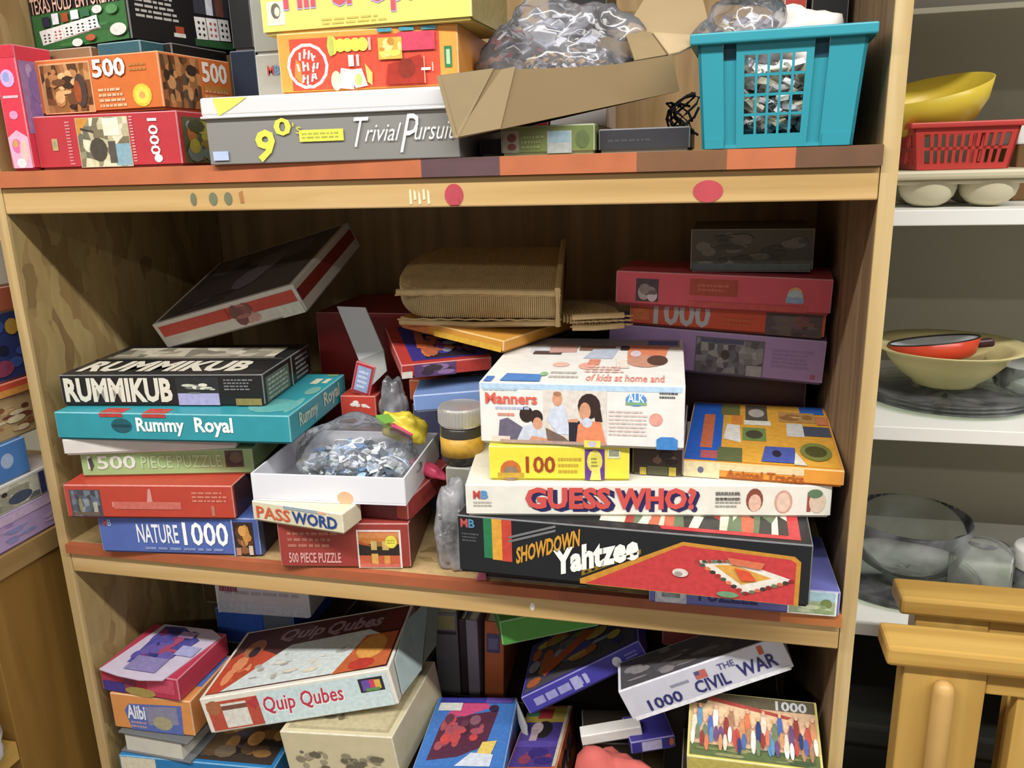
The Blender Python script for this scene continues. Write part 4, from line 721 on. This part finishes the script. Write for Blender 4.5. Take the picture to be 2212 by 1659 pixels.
g=put(G['purplepz'],z=zq,ry=2.6,rz=-6,x=.7665,y=.192,d=.085,w=.244); t=gbox('puzzle_box','purple puzzle box with a grey picture, bottom of the back right stack',PZ,g,'a98bc0',tray='5a4a66')
dec(t,'F','picture',[('r',.42,.05,.735,.88,'6a666e'),('m',.425,.08,.73,.85,12,6,4,['8f8f92','77767c','a09e9c','5a5860','8a8a88','6c6c74']),('e',.56,.5,.02,.12,'4a443c'),('r',.66,.06,.73,.3,'a8a8a8'),('r',.44,.76,.64,.85,'56587a'),('l',.77,.3,.96,.75,5,4,'9a80b0'),('r',.945,.12,.965,.22,'b05878')])
zq+=.0516
g=put(G['red1000b'],z=zq,ry=2.4,rz=-6,d=.09,x=.7785,y=.19); t=gbox('puzzle_box','orange red puzzle box with tall white numerals, middle of the back right stack',PZ,g,'cc4a22',tray='7a2c18')
txt(t,'F',(.13,.10,.43,1.25),'1000','b8b4b4',.03); dec(t,'F','picture',[('r',.71,.03,.985,.98,'5a4a48'),('k',.71,.03,.985,.98,18,3,.16,['6a5c58','4a3a38','7a5048','665a60']),('r',.02,.25,.11,.75,'c8641c'),('l',.5,.25,.66,.65,2,4,'c8602a')])
zq+=.0283
g=put(G['redpink'],z=zq,ry=1.6,rz=-5,d=.10,x=.7725,y=.172); t=gbox('puzzle_box','crimson puzzle box with small rainbow emblem, top of the back right stack',PZ,g,'cf4e5a',tray='9a343c')
dec(t,'F','picture',[('r',.10,.14,.21,.80,'4a3a40'),('e',.14,.4,.03,.22,'b0a49c'),('e',.18,.32,.025,.18,'d0c0c8'),('k',.10,.14,.21,.8,6,3,.2,['6a5a5c','8a7c78']),('e',.84,.55,.034,.2,'d8a060'),('e',.84,.5,.036,.17,'a8b8c0'),('r',.80,.3,.88,.46,'8fa0c0'),('r',.36,.4,.58,.85,'a8442e'),('r',.36,.05,.9,.22,'c44c48'),('l',.4,.5,.55,.75,2,4,'c0644a')])
zq+=.0401
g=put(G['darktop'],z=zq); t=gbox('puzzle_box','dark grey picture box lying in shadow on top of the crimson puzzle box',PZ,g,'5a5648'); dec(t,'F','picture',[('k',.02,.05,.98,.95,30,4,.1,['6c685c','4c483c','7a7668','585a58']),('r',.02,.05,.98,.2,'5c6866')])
# ---------------------------------------------------------------- lower shelf
lz=LZ+.0003
g=put(G['bluebx'],z=lz,h=.0752,d=.10,y=-.002); t=gbox('puzzle_box','bright blue puzzle box with brown picture on top, bottom left of the lower shelf',PZ,g,'1f78b4',tray='155a8a')
dec(t,'F','print',[('r',.01,.02,.24,.98,'d8d0b4')]); dec(t,'T','picture',[('r',.03,.06,.97,.97,'3c322c'),('k',.45,.08,.97,.95,26,4,.14,['8a6434','5a4630','b8853e','2c2622','6a5a48','4a4448']),('e',.78,.5,.05,.14,'c8924a'),('e',.92,.6,.04,.12,'b88a48')])
zl=lz+.0752
g=put(G['graybook'],z=zl,h=.031,d=.085); t=thing('old_book','worn old book with grey cover and yellowed page block, lying on the blue puzzle box','book',g[:3],g[3:6]); w,d,h=g[6:9]
CV=mat('6a6b6c',.7,var=.2); MB().box(-w/2,w/2,0,d,0,.003,b=.001).build('cover',CV,t); MB().box(-w/2,w/2,0,d,h-.003,h,b=.001).build('cover',CV,t); MB().box(-w/2,w/2,d-.003,d,.003,h-.003).build('spine',CV,t)
pg=MB(); [pg.box(-w/2+.008,w/2-.012,.002,d-.003,.0032+i*.00245,.0032+i*.00245+.0021) for i in range(10)]; tag(pg.build('pages',mat('cfcabb',.8),t),kind='stuff')
zl+=.031
g=put(G['orangebx'],z=zl,d=.10); t=gbox('game_box','orange game box with blue lettering panel, left of the lower shelf',GB,g,'dd9048',tray='c07a38')
dec(t,'F','print',[('p','5b6cb4',(.22,.03),(.16,.55),(.22,.75),(.88,.85),(.86,.03)),('p','8a86a0',(.44,.2),(.42,.72),(.82,.8),(.82,.3)),('e',.62,.3,.12,.2,'a8a07c'),('l',.22,.08,.42,.3,2,3,'c09aa0')]); txt(t,'F',(.19,.34,.42,.74),'Alibi','e8e8f0',.03)
dec(t,'T','top_print',[('r',.5,.3,.98,.97,'5a78c0'),('e',.48,.10,.25,.2,'b09a58'),('k',.5,.4,.97,.97,8,2,.15,['6f8ad0','8ca2d8','4a64a8'])])
zl+=.0527
g=put(G['pinkbx'],z=zl+.0003,h=.033,d=.105); t=gbox('game_box','crimson box with a pale purple curved card on top, on the orange box',GB,g,'b8344e',tray='7a2a50')
dec(t,'F','print',[('r',.02,.05,.3,.5,'4a3a8a'),('r',.3,.08,.45,.9,'8a3a5a'),('r',.6,.3,.95,.9,'cc4a66'),('e',.5,.2,.2,.2,'a8904a')])
w,d,h=DIM[t.name]
pts=[(-w*.47,-.004,h+.0015),(-w*.2,-.010,h+.0015),(w*.1,-.012,h+.0015),(w*.36,-.006,h+.0015),(w*.49,d*.9,h+.0015),(w*.3,d*1.02,h+.0015),(-w*.35,d*1.0,h+.0015)]
MB().slab(pts,.0014).build('curved_card',mat('c9bcd0',.5),t,); dec(t,'T','card_print',[('p','4a4a98',(.25,.15),(.2,.95),(.45,.98),(.8,.75),(.7,.35)),('k',.2,.2,.8,.95,26,5,.12,['8a3a6a','5a50a0','a84a6a','6a5aa8','3c3a78']),('r',.3,.02,.7,.3,'8a80b4'),('r',.68,.4,.92,.6,'a8a8d8'),('r',.5,.75,.7,.88,'b090c0')],9)
# cream box, quiz game
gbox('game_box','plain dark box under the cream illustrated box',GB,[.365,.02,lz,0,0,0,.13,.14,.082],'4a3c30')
g=put(G['cream'],z=lz+.083,rx=2,ry=-7,h=.062,d=.145); g[2]=lz+.0925; g[0]-=.004
t=gbox('old_game_box','old cream game box with grey engraved drawings, under the white and red quiz game',GB,g,'cabd96',tray='b0a27a')
dec(t,'T','drawing',[('r',.05,.05,.95,.93,'a89c78'),('r',.08,.08,.92,.90,'b9ac86'),('k',.15,.15,.7,.8,26,3,.08,['8a8068','6f6752','a0967a','7d755e'])]); dec(t,'F','drawing',[('k',.08,.1,.4,.6,18,3,.12,['8a8068','6a624e','9c927a']),('k',.5,.1,.9,.6,18,5,.12,['8a8068','6a624e','9c927a'])])
gbox('game_box','dark box at the back propping the quiz game',GB,[.322,.195,lz,0,0,0,.15,.10,.125],'2e2622')
g=put(G['quip'],z=.8525,rz=9,d=.15); t=gbox('quiz_game_box','white, red and pale blue word game box tilted over the orange and cream boxes',GB,g,'dcd6c6',tray='c8c2b0')
dec(t,'F','print',[('r',.025,.08,.30,.86,'b84a34'),('e',.06,.7,.04,.2,'a8643c'),('r',.10,.12,.235,.78,'d6d2c6'),('r',.10,.6,.235,.72,'7a4a3c'),('p','b2343a',(.235,.7),(.29,.86),(.33,.8),(.27,.5)),('r',.30,.05,.98,.93,'c2d4d6'),('r',.83,.48,.955,.85,'2c2c34'),('r',.845,.52,.89,.8,'6a4aa0'),('r',.885,.56,.915,.8,'c83a5c'),('r',.91,.54,.94,.78,'d8a83a'),('r',.86,.5,.93,.58,'5a8a4a')])
txt(t,'F',(.315,.22,.745,.80),'Quip Qubes','f2eeee',.045,shear=.15,layer=2); txt(t,'F',(.32,.26,.74,.80),'Quip Qubes','b83248',.012,shear=.15,layer=4)
dec(t,'T','picture',[('r',.02,.04,.985,.97,'55302c'),('p','c0482c',(.02,.05),(.02,.55),(.12,.7),(.30,.5),(.10,.05)),('k',.03,.1,.2,.6,10,3,.2,['d8643c','b84a28','e08a5a']),('e',.14,.66,.06,.14,'a86a40'),('e',.15,.6,.03,.08,'3a2a30'),('p','cbd4d2',(.10,.05),(.36,.62),(.80,.66),(.92,.5),(.74,.05)),('k',.2,.1,.75,.5,22,4,.06,['b8b8ac','d8d0bc','a8a49a','e0dccf']),('p','c06030',(.70,.03),(.80,.55),(.98,.55),(.98,.05)),('e',.86,.36,.08,.18,'d89840'),('e',.84,.12,.07,.08,'b8382c'),('r',.87,.58,.985,.92,'6a2c2c')])
txt(t,'T',(.26,.66,.52,.90),'Quip','9a7a86',.035,shear=.2); txt(t,'T',(.54,.66,.86,.90),'Qubes','9a7a86',.035,shear=.2)
w,d,h=DIM[t.name]
MB().slab([(w/2+.004,.01,h*.15),(w/2+.020,d*.35,h*.2),(w/2+.024,d*.95,h*1.1),(w/2+.008,d*.55,h*1.25),(w/2+.003,.02,h*.95)],.0015).build('liner_flap',mat('9fb0ae',.5,var=.2),t)
MB().slab([(w/2+.0242,d*.95,h*1.1),(w/2+.021,d*.4,h*.25),(w/2+.034,d*.6,h*.35),(w/2+.036,d*.98,h*.95)],.0015).build('liner_flap',mat('74786f',.5),t)
# back row of the lower shelf
t=gbox('puzzle_box','white box with dark red lettering standing at the back left under the middle shelf',PZ,put(G['backwhite'],z=lz+.198,h=.052),'b9b6ba'); dec(t,'F','print',[('r',.0,.0,.03,1,'cfcccf'),('l',.1,.55,.95,.95,2,3,'a09a9c'),('r',.02,.02,.98,.35,'b4b8c4')]); dec(t,'F','red_print',[('l',.05,.58,.26,.95,1,7,'8a3040')],2)
t=gbox('puzzle_box','royal blue box under the white box at the back left of the lower shelf',PZ,[.150,.158,lz+.142,0,0,2,.12,.15,.055],'2a48a0'); dec(t,'F','print',[('r',.02,.35,.6,.95,'2f58b4'),('r',.62,.02,.98,.98,'5c6470')])
gbox('game_box','brown box at the bottom of the back left stack on the lower shelf',GB,[.16,.158,lz,0,0,0,.16,.15,.142],'3c3028')
gbox('game_box','small dark brown box at the back left beside the white box',GB,[.083,.165,lz+.1975,0,0,3,.03,.12,.055],'4a3a24')
def book(label,g,hx,strip=None):
    t=thing('book',label,'book',g[:3],g[3:6],'books standing at the back of the lower shelf'); w,d,h=g[6:9]; DIM[t.name]=(w,d,h); m=mat(hx,.5)
    MB().box(-w/2,w/2,0,.0022,0,h,b=.0008).build('spine',m,t)
    for s in (-1,1): MB().box(s*w/2-(.002 if s>0 else 0),s*w/2+(0 if s>0 else .002),.0022,d,0,h).build('cover',m,t)
    tag(MB().box(-w/2+.0022,w/2-.0022,.003,d-.003,.003,h-.003).build('pages',mat('cfc8b4',.8),t)); 
    if strip: dec(t,'F','spine_label',strip)
zk=.79
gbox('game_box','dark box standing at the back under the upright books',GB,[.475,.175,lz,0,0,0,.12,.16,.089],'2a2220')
book('grey upright book at the back of the lower shelf, with a yellowish label',[.430,.175,zk,0,0,4,.032,.12,.125],'6a666a',[('r',.1,.80,.9,.97,'8c8455'),('r',.05,.74,.95,.78,'3a3434')])
book('lilac upright book between the grey and orange books',[.4665,.175,zk,0,0,1,.016,.12,.118],'8a8090')
book('dark brown thin book left of the lilac book at the back',[.4525,.178,zk,0,0,1,.010,.12,.116],'3c2c30')
book('orange upright book at the back of the lower shelf, with a dark blue panel',[.4955,.170,zk,0,2,4,.026,.12,.122],'b8602e',[('r',.1,.62,.8,.86,'4a4a68'),('r',.2,.66,.7,.8,'6a6890')])
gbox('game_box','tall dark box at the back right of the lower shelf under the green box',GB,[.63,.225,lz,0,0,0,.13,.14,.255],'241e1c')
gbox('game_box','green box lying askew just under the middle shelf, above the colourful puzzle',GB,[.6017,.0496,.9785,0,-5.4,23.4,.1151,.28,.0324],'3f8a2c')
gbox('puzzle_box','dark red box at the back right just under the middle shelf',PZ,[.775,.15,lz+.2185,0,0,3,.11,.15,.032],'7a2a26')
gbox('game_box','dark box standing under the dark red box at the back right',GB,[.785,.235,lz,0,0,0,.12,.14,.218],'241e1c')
# colourful leaning puzzles
g=put(G['kidpz']); t=gbox('puzzle_box','dark blue puzzle box with a colourful picture leaning below the green box',PZ,g,'3a3490',tray='2c286a')
dec(t,'T','picture',[('r',.03,.04,.97,.97,'4c4850'),('k',.03,.04,.97,.97,46,5,.09,['b09a3c','4a4a8a','a8582c','6a6a4a','8a8a9c','b86a3a','5a5a7a','8a7a34','3a3a6a']),('p','b0522c',(.2,.15),(.15,.3),(.55,.7),(.65,.6))]); dec(t,'F','lettering',[('l',.08,.15,.62,.9,1,5,'8a88b8'),('r',.40,.2,.47,.8,'9a98c4'),('r',.50,.25,.53,.75,'9a98c4')],2); dec(t,'F','emblem',[('e',.78,.55,.035,.25,'c8cada'),('l',.85,.4,.95,.75,2,3,'7a78b0')])
g=[.780,.023,.9445,2,-25,6,.182,.05,.042]; t=gbox('puzzle_box','white and grey thousand piece puzzle box leaning up to the right with navy lettering',PZ,g,'c6c6d2',tray='c0b490')
txt(t,'F',(.13,.16,.34,.50),'1000','2a2c6a',.02); txt(t,'F',(.43,.20,.64,.58),'CIVIL','2a2c6a',.02); txt(t,'F',(.70,.26,.93,.66),'WAR','2a2c6a',.02); txt(t,'F',(.60,.66,.70,.84),'THE','4a4c80',.01)
dec(t,'F','emblem',[('r',.46,.60,.53,.84,'c06058'),('r',.46,.72,.49,.84,'4a5080'),('l',.3,.58,.42,.74,1,3,'8a8aa0'),('r',.85,.7,.88,.95,'b85a34'),('r',.02,.02,.98,.14,'e6e6ec')],2)
dec(t,'T','picture',[('r',.02,.04,.98,.96,'4a464a'),('k',.02,.04,.98,.96,24,4,.1,['6a6468','55504c','7a7478','443e3c'])]); dec(t,'L','end_flap',[('r',.03,.03,.97,.97,'a89a70')])
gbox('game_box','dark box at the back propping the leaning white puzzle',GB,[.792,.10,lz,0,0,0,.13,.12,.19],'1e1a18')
g=put(G['crowd'],z=.8655,d=.084,h=.045); t=gbox('puzzle_box','puzzle box with a crowded street picture and yellow edges, bottom right of the lower shelf',PZ,g,'c8b84a',tray='b8a83c')
cp=['d8c8b4','b84a40','4a64a8','e0d8cc','8a3a34','5a8ab0','c88a5a','e8e0d4','2f3f70','a87a5a','6a7a5a','d8704a','6a4a78']
dec(t,'T','picture',[('r',.02,.03,.98,.98,'caa684'),('r',.02,.8,.98,.98,'5c5440'),('p','a8483c',(.15,.93),(.15,.86),(.75,.66),(.8,.72)),('p','d8b890',(.15,.86),(.1,.66),(.8,.5),(.8,.67)),('r',.02,.03,.98,.2,'59683e'),('k',.02,.03,.98,.2,20,3,.1,['6f7a48','48583a','8a8a5a'])]
 +[('e',.05+.9*i/22,.46+.16*math.sin(i*2.1)-.06*(i/22),.021,.17,cp[(i*5)%13]) for i in range(23)]+[('e',.04+.92*i/26,.28+.08*math.sin(i*1.7),.016,.12,cp[(i*7+3)%13]) for i in range(27)]+[('e',.05+.9*i/22,.64+.12*math.sin(i*2.1)-.06*(i/22),.012,.04,'d8a888') for i in range(23)])
txt(t,'T',(.68,.80,.92,.95),'1000','b8b8bc',.03); dec(t,'F','print',[('r',.01,.02,.99,.98,'d6c75c')])
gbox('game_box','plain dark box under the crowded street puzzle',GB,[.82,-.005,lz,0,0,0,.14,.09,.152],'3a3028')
g=put(G['dino'],h=.05,x=.5065); t=gbox('puzzle_box','bright blue toy puzzle box with a pink and maroon picture, lower centre',PZ,g,'3f74bc',tray='2f5a94')
dec(t,'T','picture',[('r',.03,.03,.97,.97,'3f78c4'),('p','5a2f44',(.12,.1),(.15,.62),(.40,.72),(.80,.80),(.74,.3),(.45,.15)),('p','cf4a7c',(.18,.72),(.30,.92),(.62,.94),(.70,.84),(.4,.7)),('k',.15,.2,.7,.75,18,5,.12,['6a3a4c','a8505c','4a2838','c04a50','8a5a6a']),('e',.25,.38,.05,.05,'d04a44'),('e',.58,.40,.05,.05,'c84448'),('r',.06,.78,.34,.93,'d6d8d0'),('p','e0c45a',(.66,.18),(.70,.34),(.86,.36),(.82,.16)),('p','cfd6e4',(.45,.03),(.6,.2),(.85,.18),(.84,.03)),('r',.05,.9,.95,.98,'3a3a98'),('r',.62,.9,.95,.985,'6a50b0'),('e',.74,.82,.06,.05,'3a2a44')])
dec(t,'R','side_print',[('p','4a2a44',(.2,.1),(.35,.9),(.7,.8),(.6,.1))])
w,d,h=DIM[t.name]
MB().slab([(w/2-.002,d*.98,h+.002),(w/2+.016,d*.72,h*.75),(w/2+.019,d*.55,h*.35),(w/2+.004,d*.8,h*.7)],.0016).build('torn_flap',mat('a8a8aa',.6),t)
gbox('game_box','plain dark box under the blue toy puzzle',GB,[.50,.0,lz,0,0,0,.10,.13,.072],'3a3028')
g=put(G['orangetall'],x=.5905); t=gbox('game_box','orange and purple picture box leaning next to the blue toy puzzle',GB,g,'c8602c',tray='8a4a2c')
dec(t,'T','picture',[('r',.03,.02,.90,.97,'4c3c88'),('r',.04,.70,.90,.96,'b8a03c'),('r',.04,.80,.3,.92,'3f8a5a'),('r',.3,.76,.62,.94,'b0383c'),('e',.5,.58,.2,.14,'2c2628'),('e',.36,.60,.13,.10,'c8b0b8'),('r',.26,.40,.42,.58,'b09aa4'),('r',.03,.3,.9,.40,'5a48a0'),('k',.03,.03,.9,.3,8,3,.2,['5a48a0','3c2f78','8a3c58']),('r',.90,.02,.97,.98,'c8c0a8')])
dec(t,'R','side_print',[('r',.02,.05,.98,.25,'c8602c'),('k',.1,.1,.9,.9,14,3,.14,['3a2a34','8a6a5a','5a3a4a','b09080'])])
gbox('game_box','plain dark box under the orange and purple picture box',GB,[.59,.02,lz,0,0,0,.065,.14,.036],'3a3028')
g=put(G['whitestrip'],d=.018,rz=14,ry=-9); gbox('game_box','white box end poking out between the orange box and the leaning white puzzle',GB,g,'d8d4ce')
g=put(G['purplesm'],d=.045,z=.842,x=.718); t=gbox('card_box','small violet box with a lilac label below the leaning white puzzle',GB,g,'3c3488'); dec(t,'F','label',[('r',.25,.2,.7,.9,'b0a8cc'),('e',.92,.6,.05,.3,'b8642c')])
bag('red_cloth_bag','rumpled red and pink cloth bag in front of the white box end, lower centre right',(.676,-.008,lz+.003),(.058,.045,.118),31,mat('c05850',.8,var=.25,scale=30),.18,4)
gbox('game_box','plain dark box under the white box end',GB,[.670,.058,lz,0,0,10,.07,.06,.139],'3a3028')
# ---------------------------------------------------------------- side unit: stack of boxes seen edge-on
sx=-.053; sz=1.0623
def sb(label,z,h,hx,y0,y1,d=.2,x=sx,name='puzzle_box',**k):
    return gbox(name,label,PZ,[x,(y0+y1)/2,z,0,0,90,y1-y0,d,h],hx,**k)
t=sb('lavender puzzle box at the bottom of the stack on the side shelf',sz,.046,'b49ac6',-.26,.12,tray='8a70a8'); dec(t,'F','print',[('k',.5,.15,.98,.7,16,4,.09,['9a80b8','c8a8cc','8a90c0','d0b8d8']),('r',.02,.72,.98,.95,'c8b0ce')])
t=sb('white puzzle box with an animal photograph, second in the side shelf stack',sz+.046,.036,'d6d4cc',-.28,.09,x=sx+.001); dec(t,'F','picture',[('r',.3,.1,.88,.9,'a8a694'),('m',.31,.12,.86,.88,14,4,5,['b8b4a0','8a8a7c','d0ccb8','6a6e70','9a9884']),('e',.78,.35,.05,.2,'4a5468'),('r',.865,.1,.89,.9,'3a3c6c'),('e',.72,.65,.012,.08,'3c3430')]); dec(t,'T','picture',[('r',.6,.02,.98,.98,'d8c8c8'),('k',.6,.02,.98,.5,12,3,.2,['e0d0d8','c8d4b8','d8b8cc','e8e0d0'])])
t=sb('bright blue box third in the side shelf stack',sz+.082,.047,'4a80c4',-.28,.032); dec(t,'F','print',[('e',.9,.55,.03,.2,'a8bce0'),('e',.82,.4,.02,.15,'b0a878')])
t=sb('beige puzzle box with brown animals, fourth in the side shelf stack',sz+.129,.052,'b89c6c',-.27,.06,x=sx-.004); dec(t,'F','picture',[('k',.5,.02,.99,.98,40,6,.07,['8a5a34','a87a4c','6a4028','c8a878','7a3c34','d8c8a0'])])
t=sb('thin orange and red edged box tilted in the side shelf stack',sz+.1815,.018,'cc4a30',-.26,.075); dec(t,'F','print',[('r',.5,.1,.98,.55,'d8923c'),('r',.3,.1,.8,.6,'dfa0a0')])
t=sb('dark blue toy box with yellow and red shapes, upper part of the side shelf stack',sz+.200,.082,'2a3870',-.27,.07,x=sx-.003); dec(t,'F','picture',[('k',.55,.1,.99,.95,26,4,.1,['3a54a0','1e2440','4a68b8','2a2a3a','5a3a6a']),('e',.93,.78,.03,.12,'b8922c'),('e',.80,.6,.03,.14,'d8c080'),('e',.86,.2,.05,.12,'8a3a5a')])
sb('reddish brown box near the top of the side shelf stack',sz+.282,.030,'a8563c',-.27,.06)
sb('white box topmost of the side shelf stack',sz+.312,.055,'c9c4ba',-.25,.07,x=sx-.002)
bag('white_cloth','crumpled white cloth on the lower yellow board of the side shelf unit',(-.075,-.13,.826),(.05,.05,.05),37,mat('d2d0cc',.8),.25,4)
# ---------------------------------------------------------------- kitchenware on the white shelves
YL=mat('d8bc18',.32,var=.04,scale=10)
def lathe_thing(name,label,cat,loc,prof,m,n=40,rot=(0,0,0),pname='body'):
    t=thing(name,label,cat,loc,rot); MB().lathe(prof,n,closed=True).build(pname,m,t,True); return t
CRM=mat('c9c0a0',.4,var=.03,scale=15)
t=thing('egg_tray','cream moulded tray with round cups under the red basket on the white shelf','tray',(1.022,.215,1.4392)); 
MB().box(-.078,.070,0,.145,.030,.0395,b=.003).build('plate',CRM,t)
for cx in (-.030,.0305):
    for cy in (.036,.105):
        b=MB(); b.lathe([(.0,.0),(.012,.0012),(.020,.005),(.0265,.012),(.029,.020),(.029,.026),(.0300,.0305),(.0,.0305)],28,lambda v,cx=cx,cy=cy:v+Vector((cx,cy,0))); b.build('cup',CRM,t,True)
b=MB(); b.box(-.068,.062,.01,.135,.0245,.031,b=.003); b.build('collar',CRM,t)
RDm='c23a32'
rs=[(0,1,0,.14,0),(0,1,.82,1,0),(0,.10,.14,.82,0),(.93,1,.14,.82,0),(.10,.93,.45,.52,0)]
t,m,fc=basket('plastic_basket','red plastic basket with slotted sides on the cream tray, white shelf',(1.0185,.232,1.4792),0,.0905,.103,.112,.124,.0445,RDm,rs,rimo=.004,rimh=.006,th=.002,sidespec=rs)
b=MB()
for i in range(1,11): u=.10+.83*i/11; b.box(u-.018,u+.018,-.0018,0,.14,.82,fc('F')); 
for i in range(1,11): u=.10+.83*i/11; b.box(u-.018,u+.018,-.0018,0,.14,.82,fc('L'))
b.build('slotted_grid',m,t)
prof=[(0,0),(.03,.001),(.05,.010),(.063,.028),(.070,.050),(.0685,.0505),(.061,.029),(.048,.012),(.03,.003),(0,.002)]
t=lathe_thing('bowl','yellow plastic bowl tilted in the red basket on the white shelf','bowl',(1.000,.298,1.5200),[(r*.94,z*.94) for r,z in prof],YL,40,(9,-14,10))
t=thing('carton_box','brown box with a white top behind the red basket at the right edge','box',(1.165,.34,1.4392)); MB().box(-.06,.06,0,.12,0,.066,b=.002).build('body',mat('6a4a1c',.6),t); MB().box(-.062,.062,-.002,.122,.064,.088,b=.002).build('lid',mat('d6d4d0',.5),t)
CB=mat('cfc184',.3,var=.03,scale=10)
gp=[(0,0),(.07,.0),(.098,.006),(.1,.008),(.097,.008),(.07,.003),(0,.0025)]
def plate(z,cx,cy,label,grp):  # noqa
    t=thing('glass_plate',label,'plate',(cx,cy,z),(0,0,0),grp); MB().lathe(gp,40,closed=True).build('body',GLS2,t,True)
GLS2=clearmat('greenish_glass','f6faf4',.13,.0,.06,1.10)
for i in range(3): plate(1.1982+i*.0046,1.055,.325,('bottom','middle','top')[i]+' clear glass plate of the stack under the cream bowl','glass plates under the cream bowl')
bp=[(0,.0),(.036,.0),(.038,.004),(.052,.014),(.066,.030),(.071,.040),(.088,.0475),(.0885,.0495),(.069,.0435),(.062,.031),(.048,.017),(.03,.007),(0,.006)]
lathe_thing('bowl','large cream wide-rimmed bowl with a red pan in it, middle white shelf','bowl',(1.050,.322,1.2205),bp,CB,48)
t=thing('pan','small red pan with white inside and black rim lying in the cream bowl','pan',(1.037,.322,1.2505),(-7,-8,0))
MB().lathe([(0,0),(.040,0),(.045,.004),(.052,.022),(.0505,.0225),(.043,.006),(0,.003)],40,closed=True).build('body',mat('d2401c',.3),t,True)
MB().lathe([(0,.0035),(.042,.0065),(.0500,.0215),(.0493,.0216),(.041,.0075),(0,.0045)],40,closed=True).build('lining',mat('cfd2d6',.3),t,True)
b=MB(); b.lathe([(.0505+.0012*math.cos(a),.0226+.0012*math.sin(a)) for a in [2*PI*i/6 for i in range(6)]],40,closed=True); b.build('rim',mat('1c1c1e',.35),t,True)
MB().box(.046,.066,-.008,.008,.008,.018,b=.003).build('handle',mat('3a1210',.4),t)
t=thing('glass_bowl','clear glass bowl at the right of the cream bowl on the middle white shelf','bowl',(1.165,.33,1.1982)); MB().lathe([(0,0),(.035,0),(.055,.02),(.066,.05),(.0645,.05),(.053,.021),(.033,.003),(0,.003)],40,closed=True).build('body',GLS2,t,True)
for i in range(2): plate(.9453+i*.0046,1.02,.325,('lower','upper')[i]+' of two clear glass plates under the big glass bowl','glass plates on the lowest white shelf')
t=thing('glass_bowl','big clear glass bowl standing on plates on the lowest white shelf','bowl',(1.030,.325,.959)); MB().lathe([(0,0),(.035,0),(.06,.018),(.073,.05),(.074,.078),(.0725,.078),(.071,.05),(.058,.02),(.033,.003),(0,.003)],44,closed=True).build('body',GLS2,t,True)
t=thing('glass_jar','clear glass jar upside down right of the big glass bowl','jar',(1.102,.27,.9453)); MB().lathe([(0,.085),(.02,.086),(.034,.08),(.036,.07),(.036,.0),(.0345,.0),(.0345,.069),(.032,.078),(.02,.084),(0,.083)],36,closed=True).build('body',GLS2,t,True)
t=thing('jar','glass jar with a white lid at the right edge of the lowest white shelf','jar',(1.180,.30,.9453)); MB().lathe([(0,0),(.028,0),(.03,.003),(.03,.045),(.0285,.045),(.0285,.004),(0,.003)],32,closed=True).build('body',GLS2,t,True); MB().lathe([(0,.045),(.031,.045),(.032,.047),(.032,.068),(.030,.071),(0,.071)],32).build('lid',mat('e2dfda',.45),t,True)
t=thing('dark_filler_tote','added dark tote filling the shaded space under the lowest white shelf','tote',(1.25,.215,.4705)); DK=mat('2e302c',.5)  # added box, its dark colour stands in for the shade below the shelf
b=MB(); b.box(-.30,.30,0,.30,0,.30,lambda v:Vector((v.x*(.92+.08*v.z/.3),v.y,v.z))); b.build('body',DK,t); MB().box(-.315,.315,-.008,.305,.295,.325,b=.005).build('lid',mat('3a3c38',.45),t)
# ---------------------------------------------------------------- wooden chairs
OAK=woodmat('golden_oak','a87c2e','bb9240','c8a04e','Z',.7,.38); OAKX=woodmat('golden_oak_rail','a87c2e','bf9642','cca450','X',.7,.38)
PALE=mat('c49a54',.4,var=.08)
def chair(label,x,y,z0,sp=True,sd=1):
    t=thing('chair',label,'chair',(x,y,0),(0,0,0),'golden oak chairs at the right')
    w=.46; zt=z0
    MB().box(-.012,w+.012,-.020,.026,zt-.021,zt,b=.004).build('crest_rail',OAKX,t)
    for xx in (.006,w-.078): MB().box(xx,xx+.072,-.012,.016,.0,zt-.0205,b=.002).build('stile',OAK,t)
    MB().box(.0785,w-.0785,-.009,.013,zt-.047,zt-.0212,b=.0015).build('top_rail',OAKX,t)
    MB().box(.0785,w-.0785,-.009,.013,zt-.40,zt-.345,b=.0015).build('bottom_rail',OAKX,t)
    n=5; a=.0785+.029; st=(w-.157-.029)/n
    for i in range(n): MB().box(a+st*i,a+st*i+.027,-.006,.010,zt-.3452,zt-.0468,b=.001).build('slat',OAK,t)
    if sp:
        b=MB(); b.tube([(.041,-.0195,zt-.36),(.040,-.0195,zt-.042),(.0398,-.0195,zt-.035),(.0397,-.0195,zt-.0315)],[.0095,.0095,.008,.003],12); b.build('spindle',PALE,t,True)
    ya,yb=((.0165,.42) if sd>0 else (-.42,-.0245)); MB().box(0,w,ya,yb,.40,.425,b=.004).build('seat',OAK,t)
    for xx in (.01,w-.05): MB().box(xx,xx+.04,*((.37,.41) if sd>0 else (-.41,-.37)),0,.40,b=.002).build('leg',OAK,t)
    return t
chair('golden oak slat-back chair nearest the camera at lower right',.948,.0,1.0515,True,-1)
chair('golden oak slat-back chair just behind the nearest chair, only its top rail showing',.983,.112,1.043,False,1)
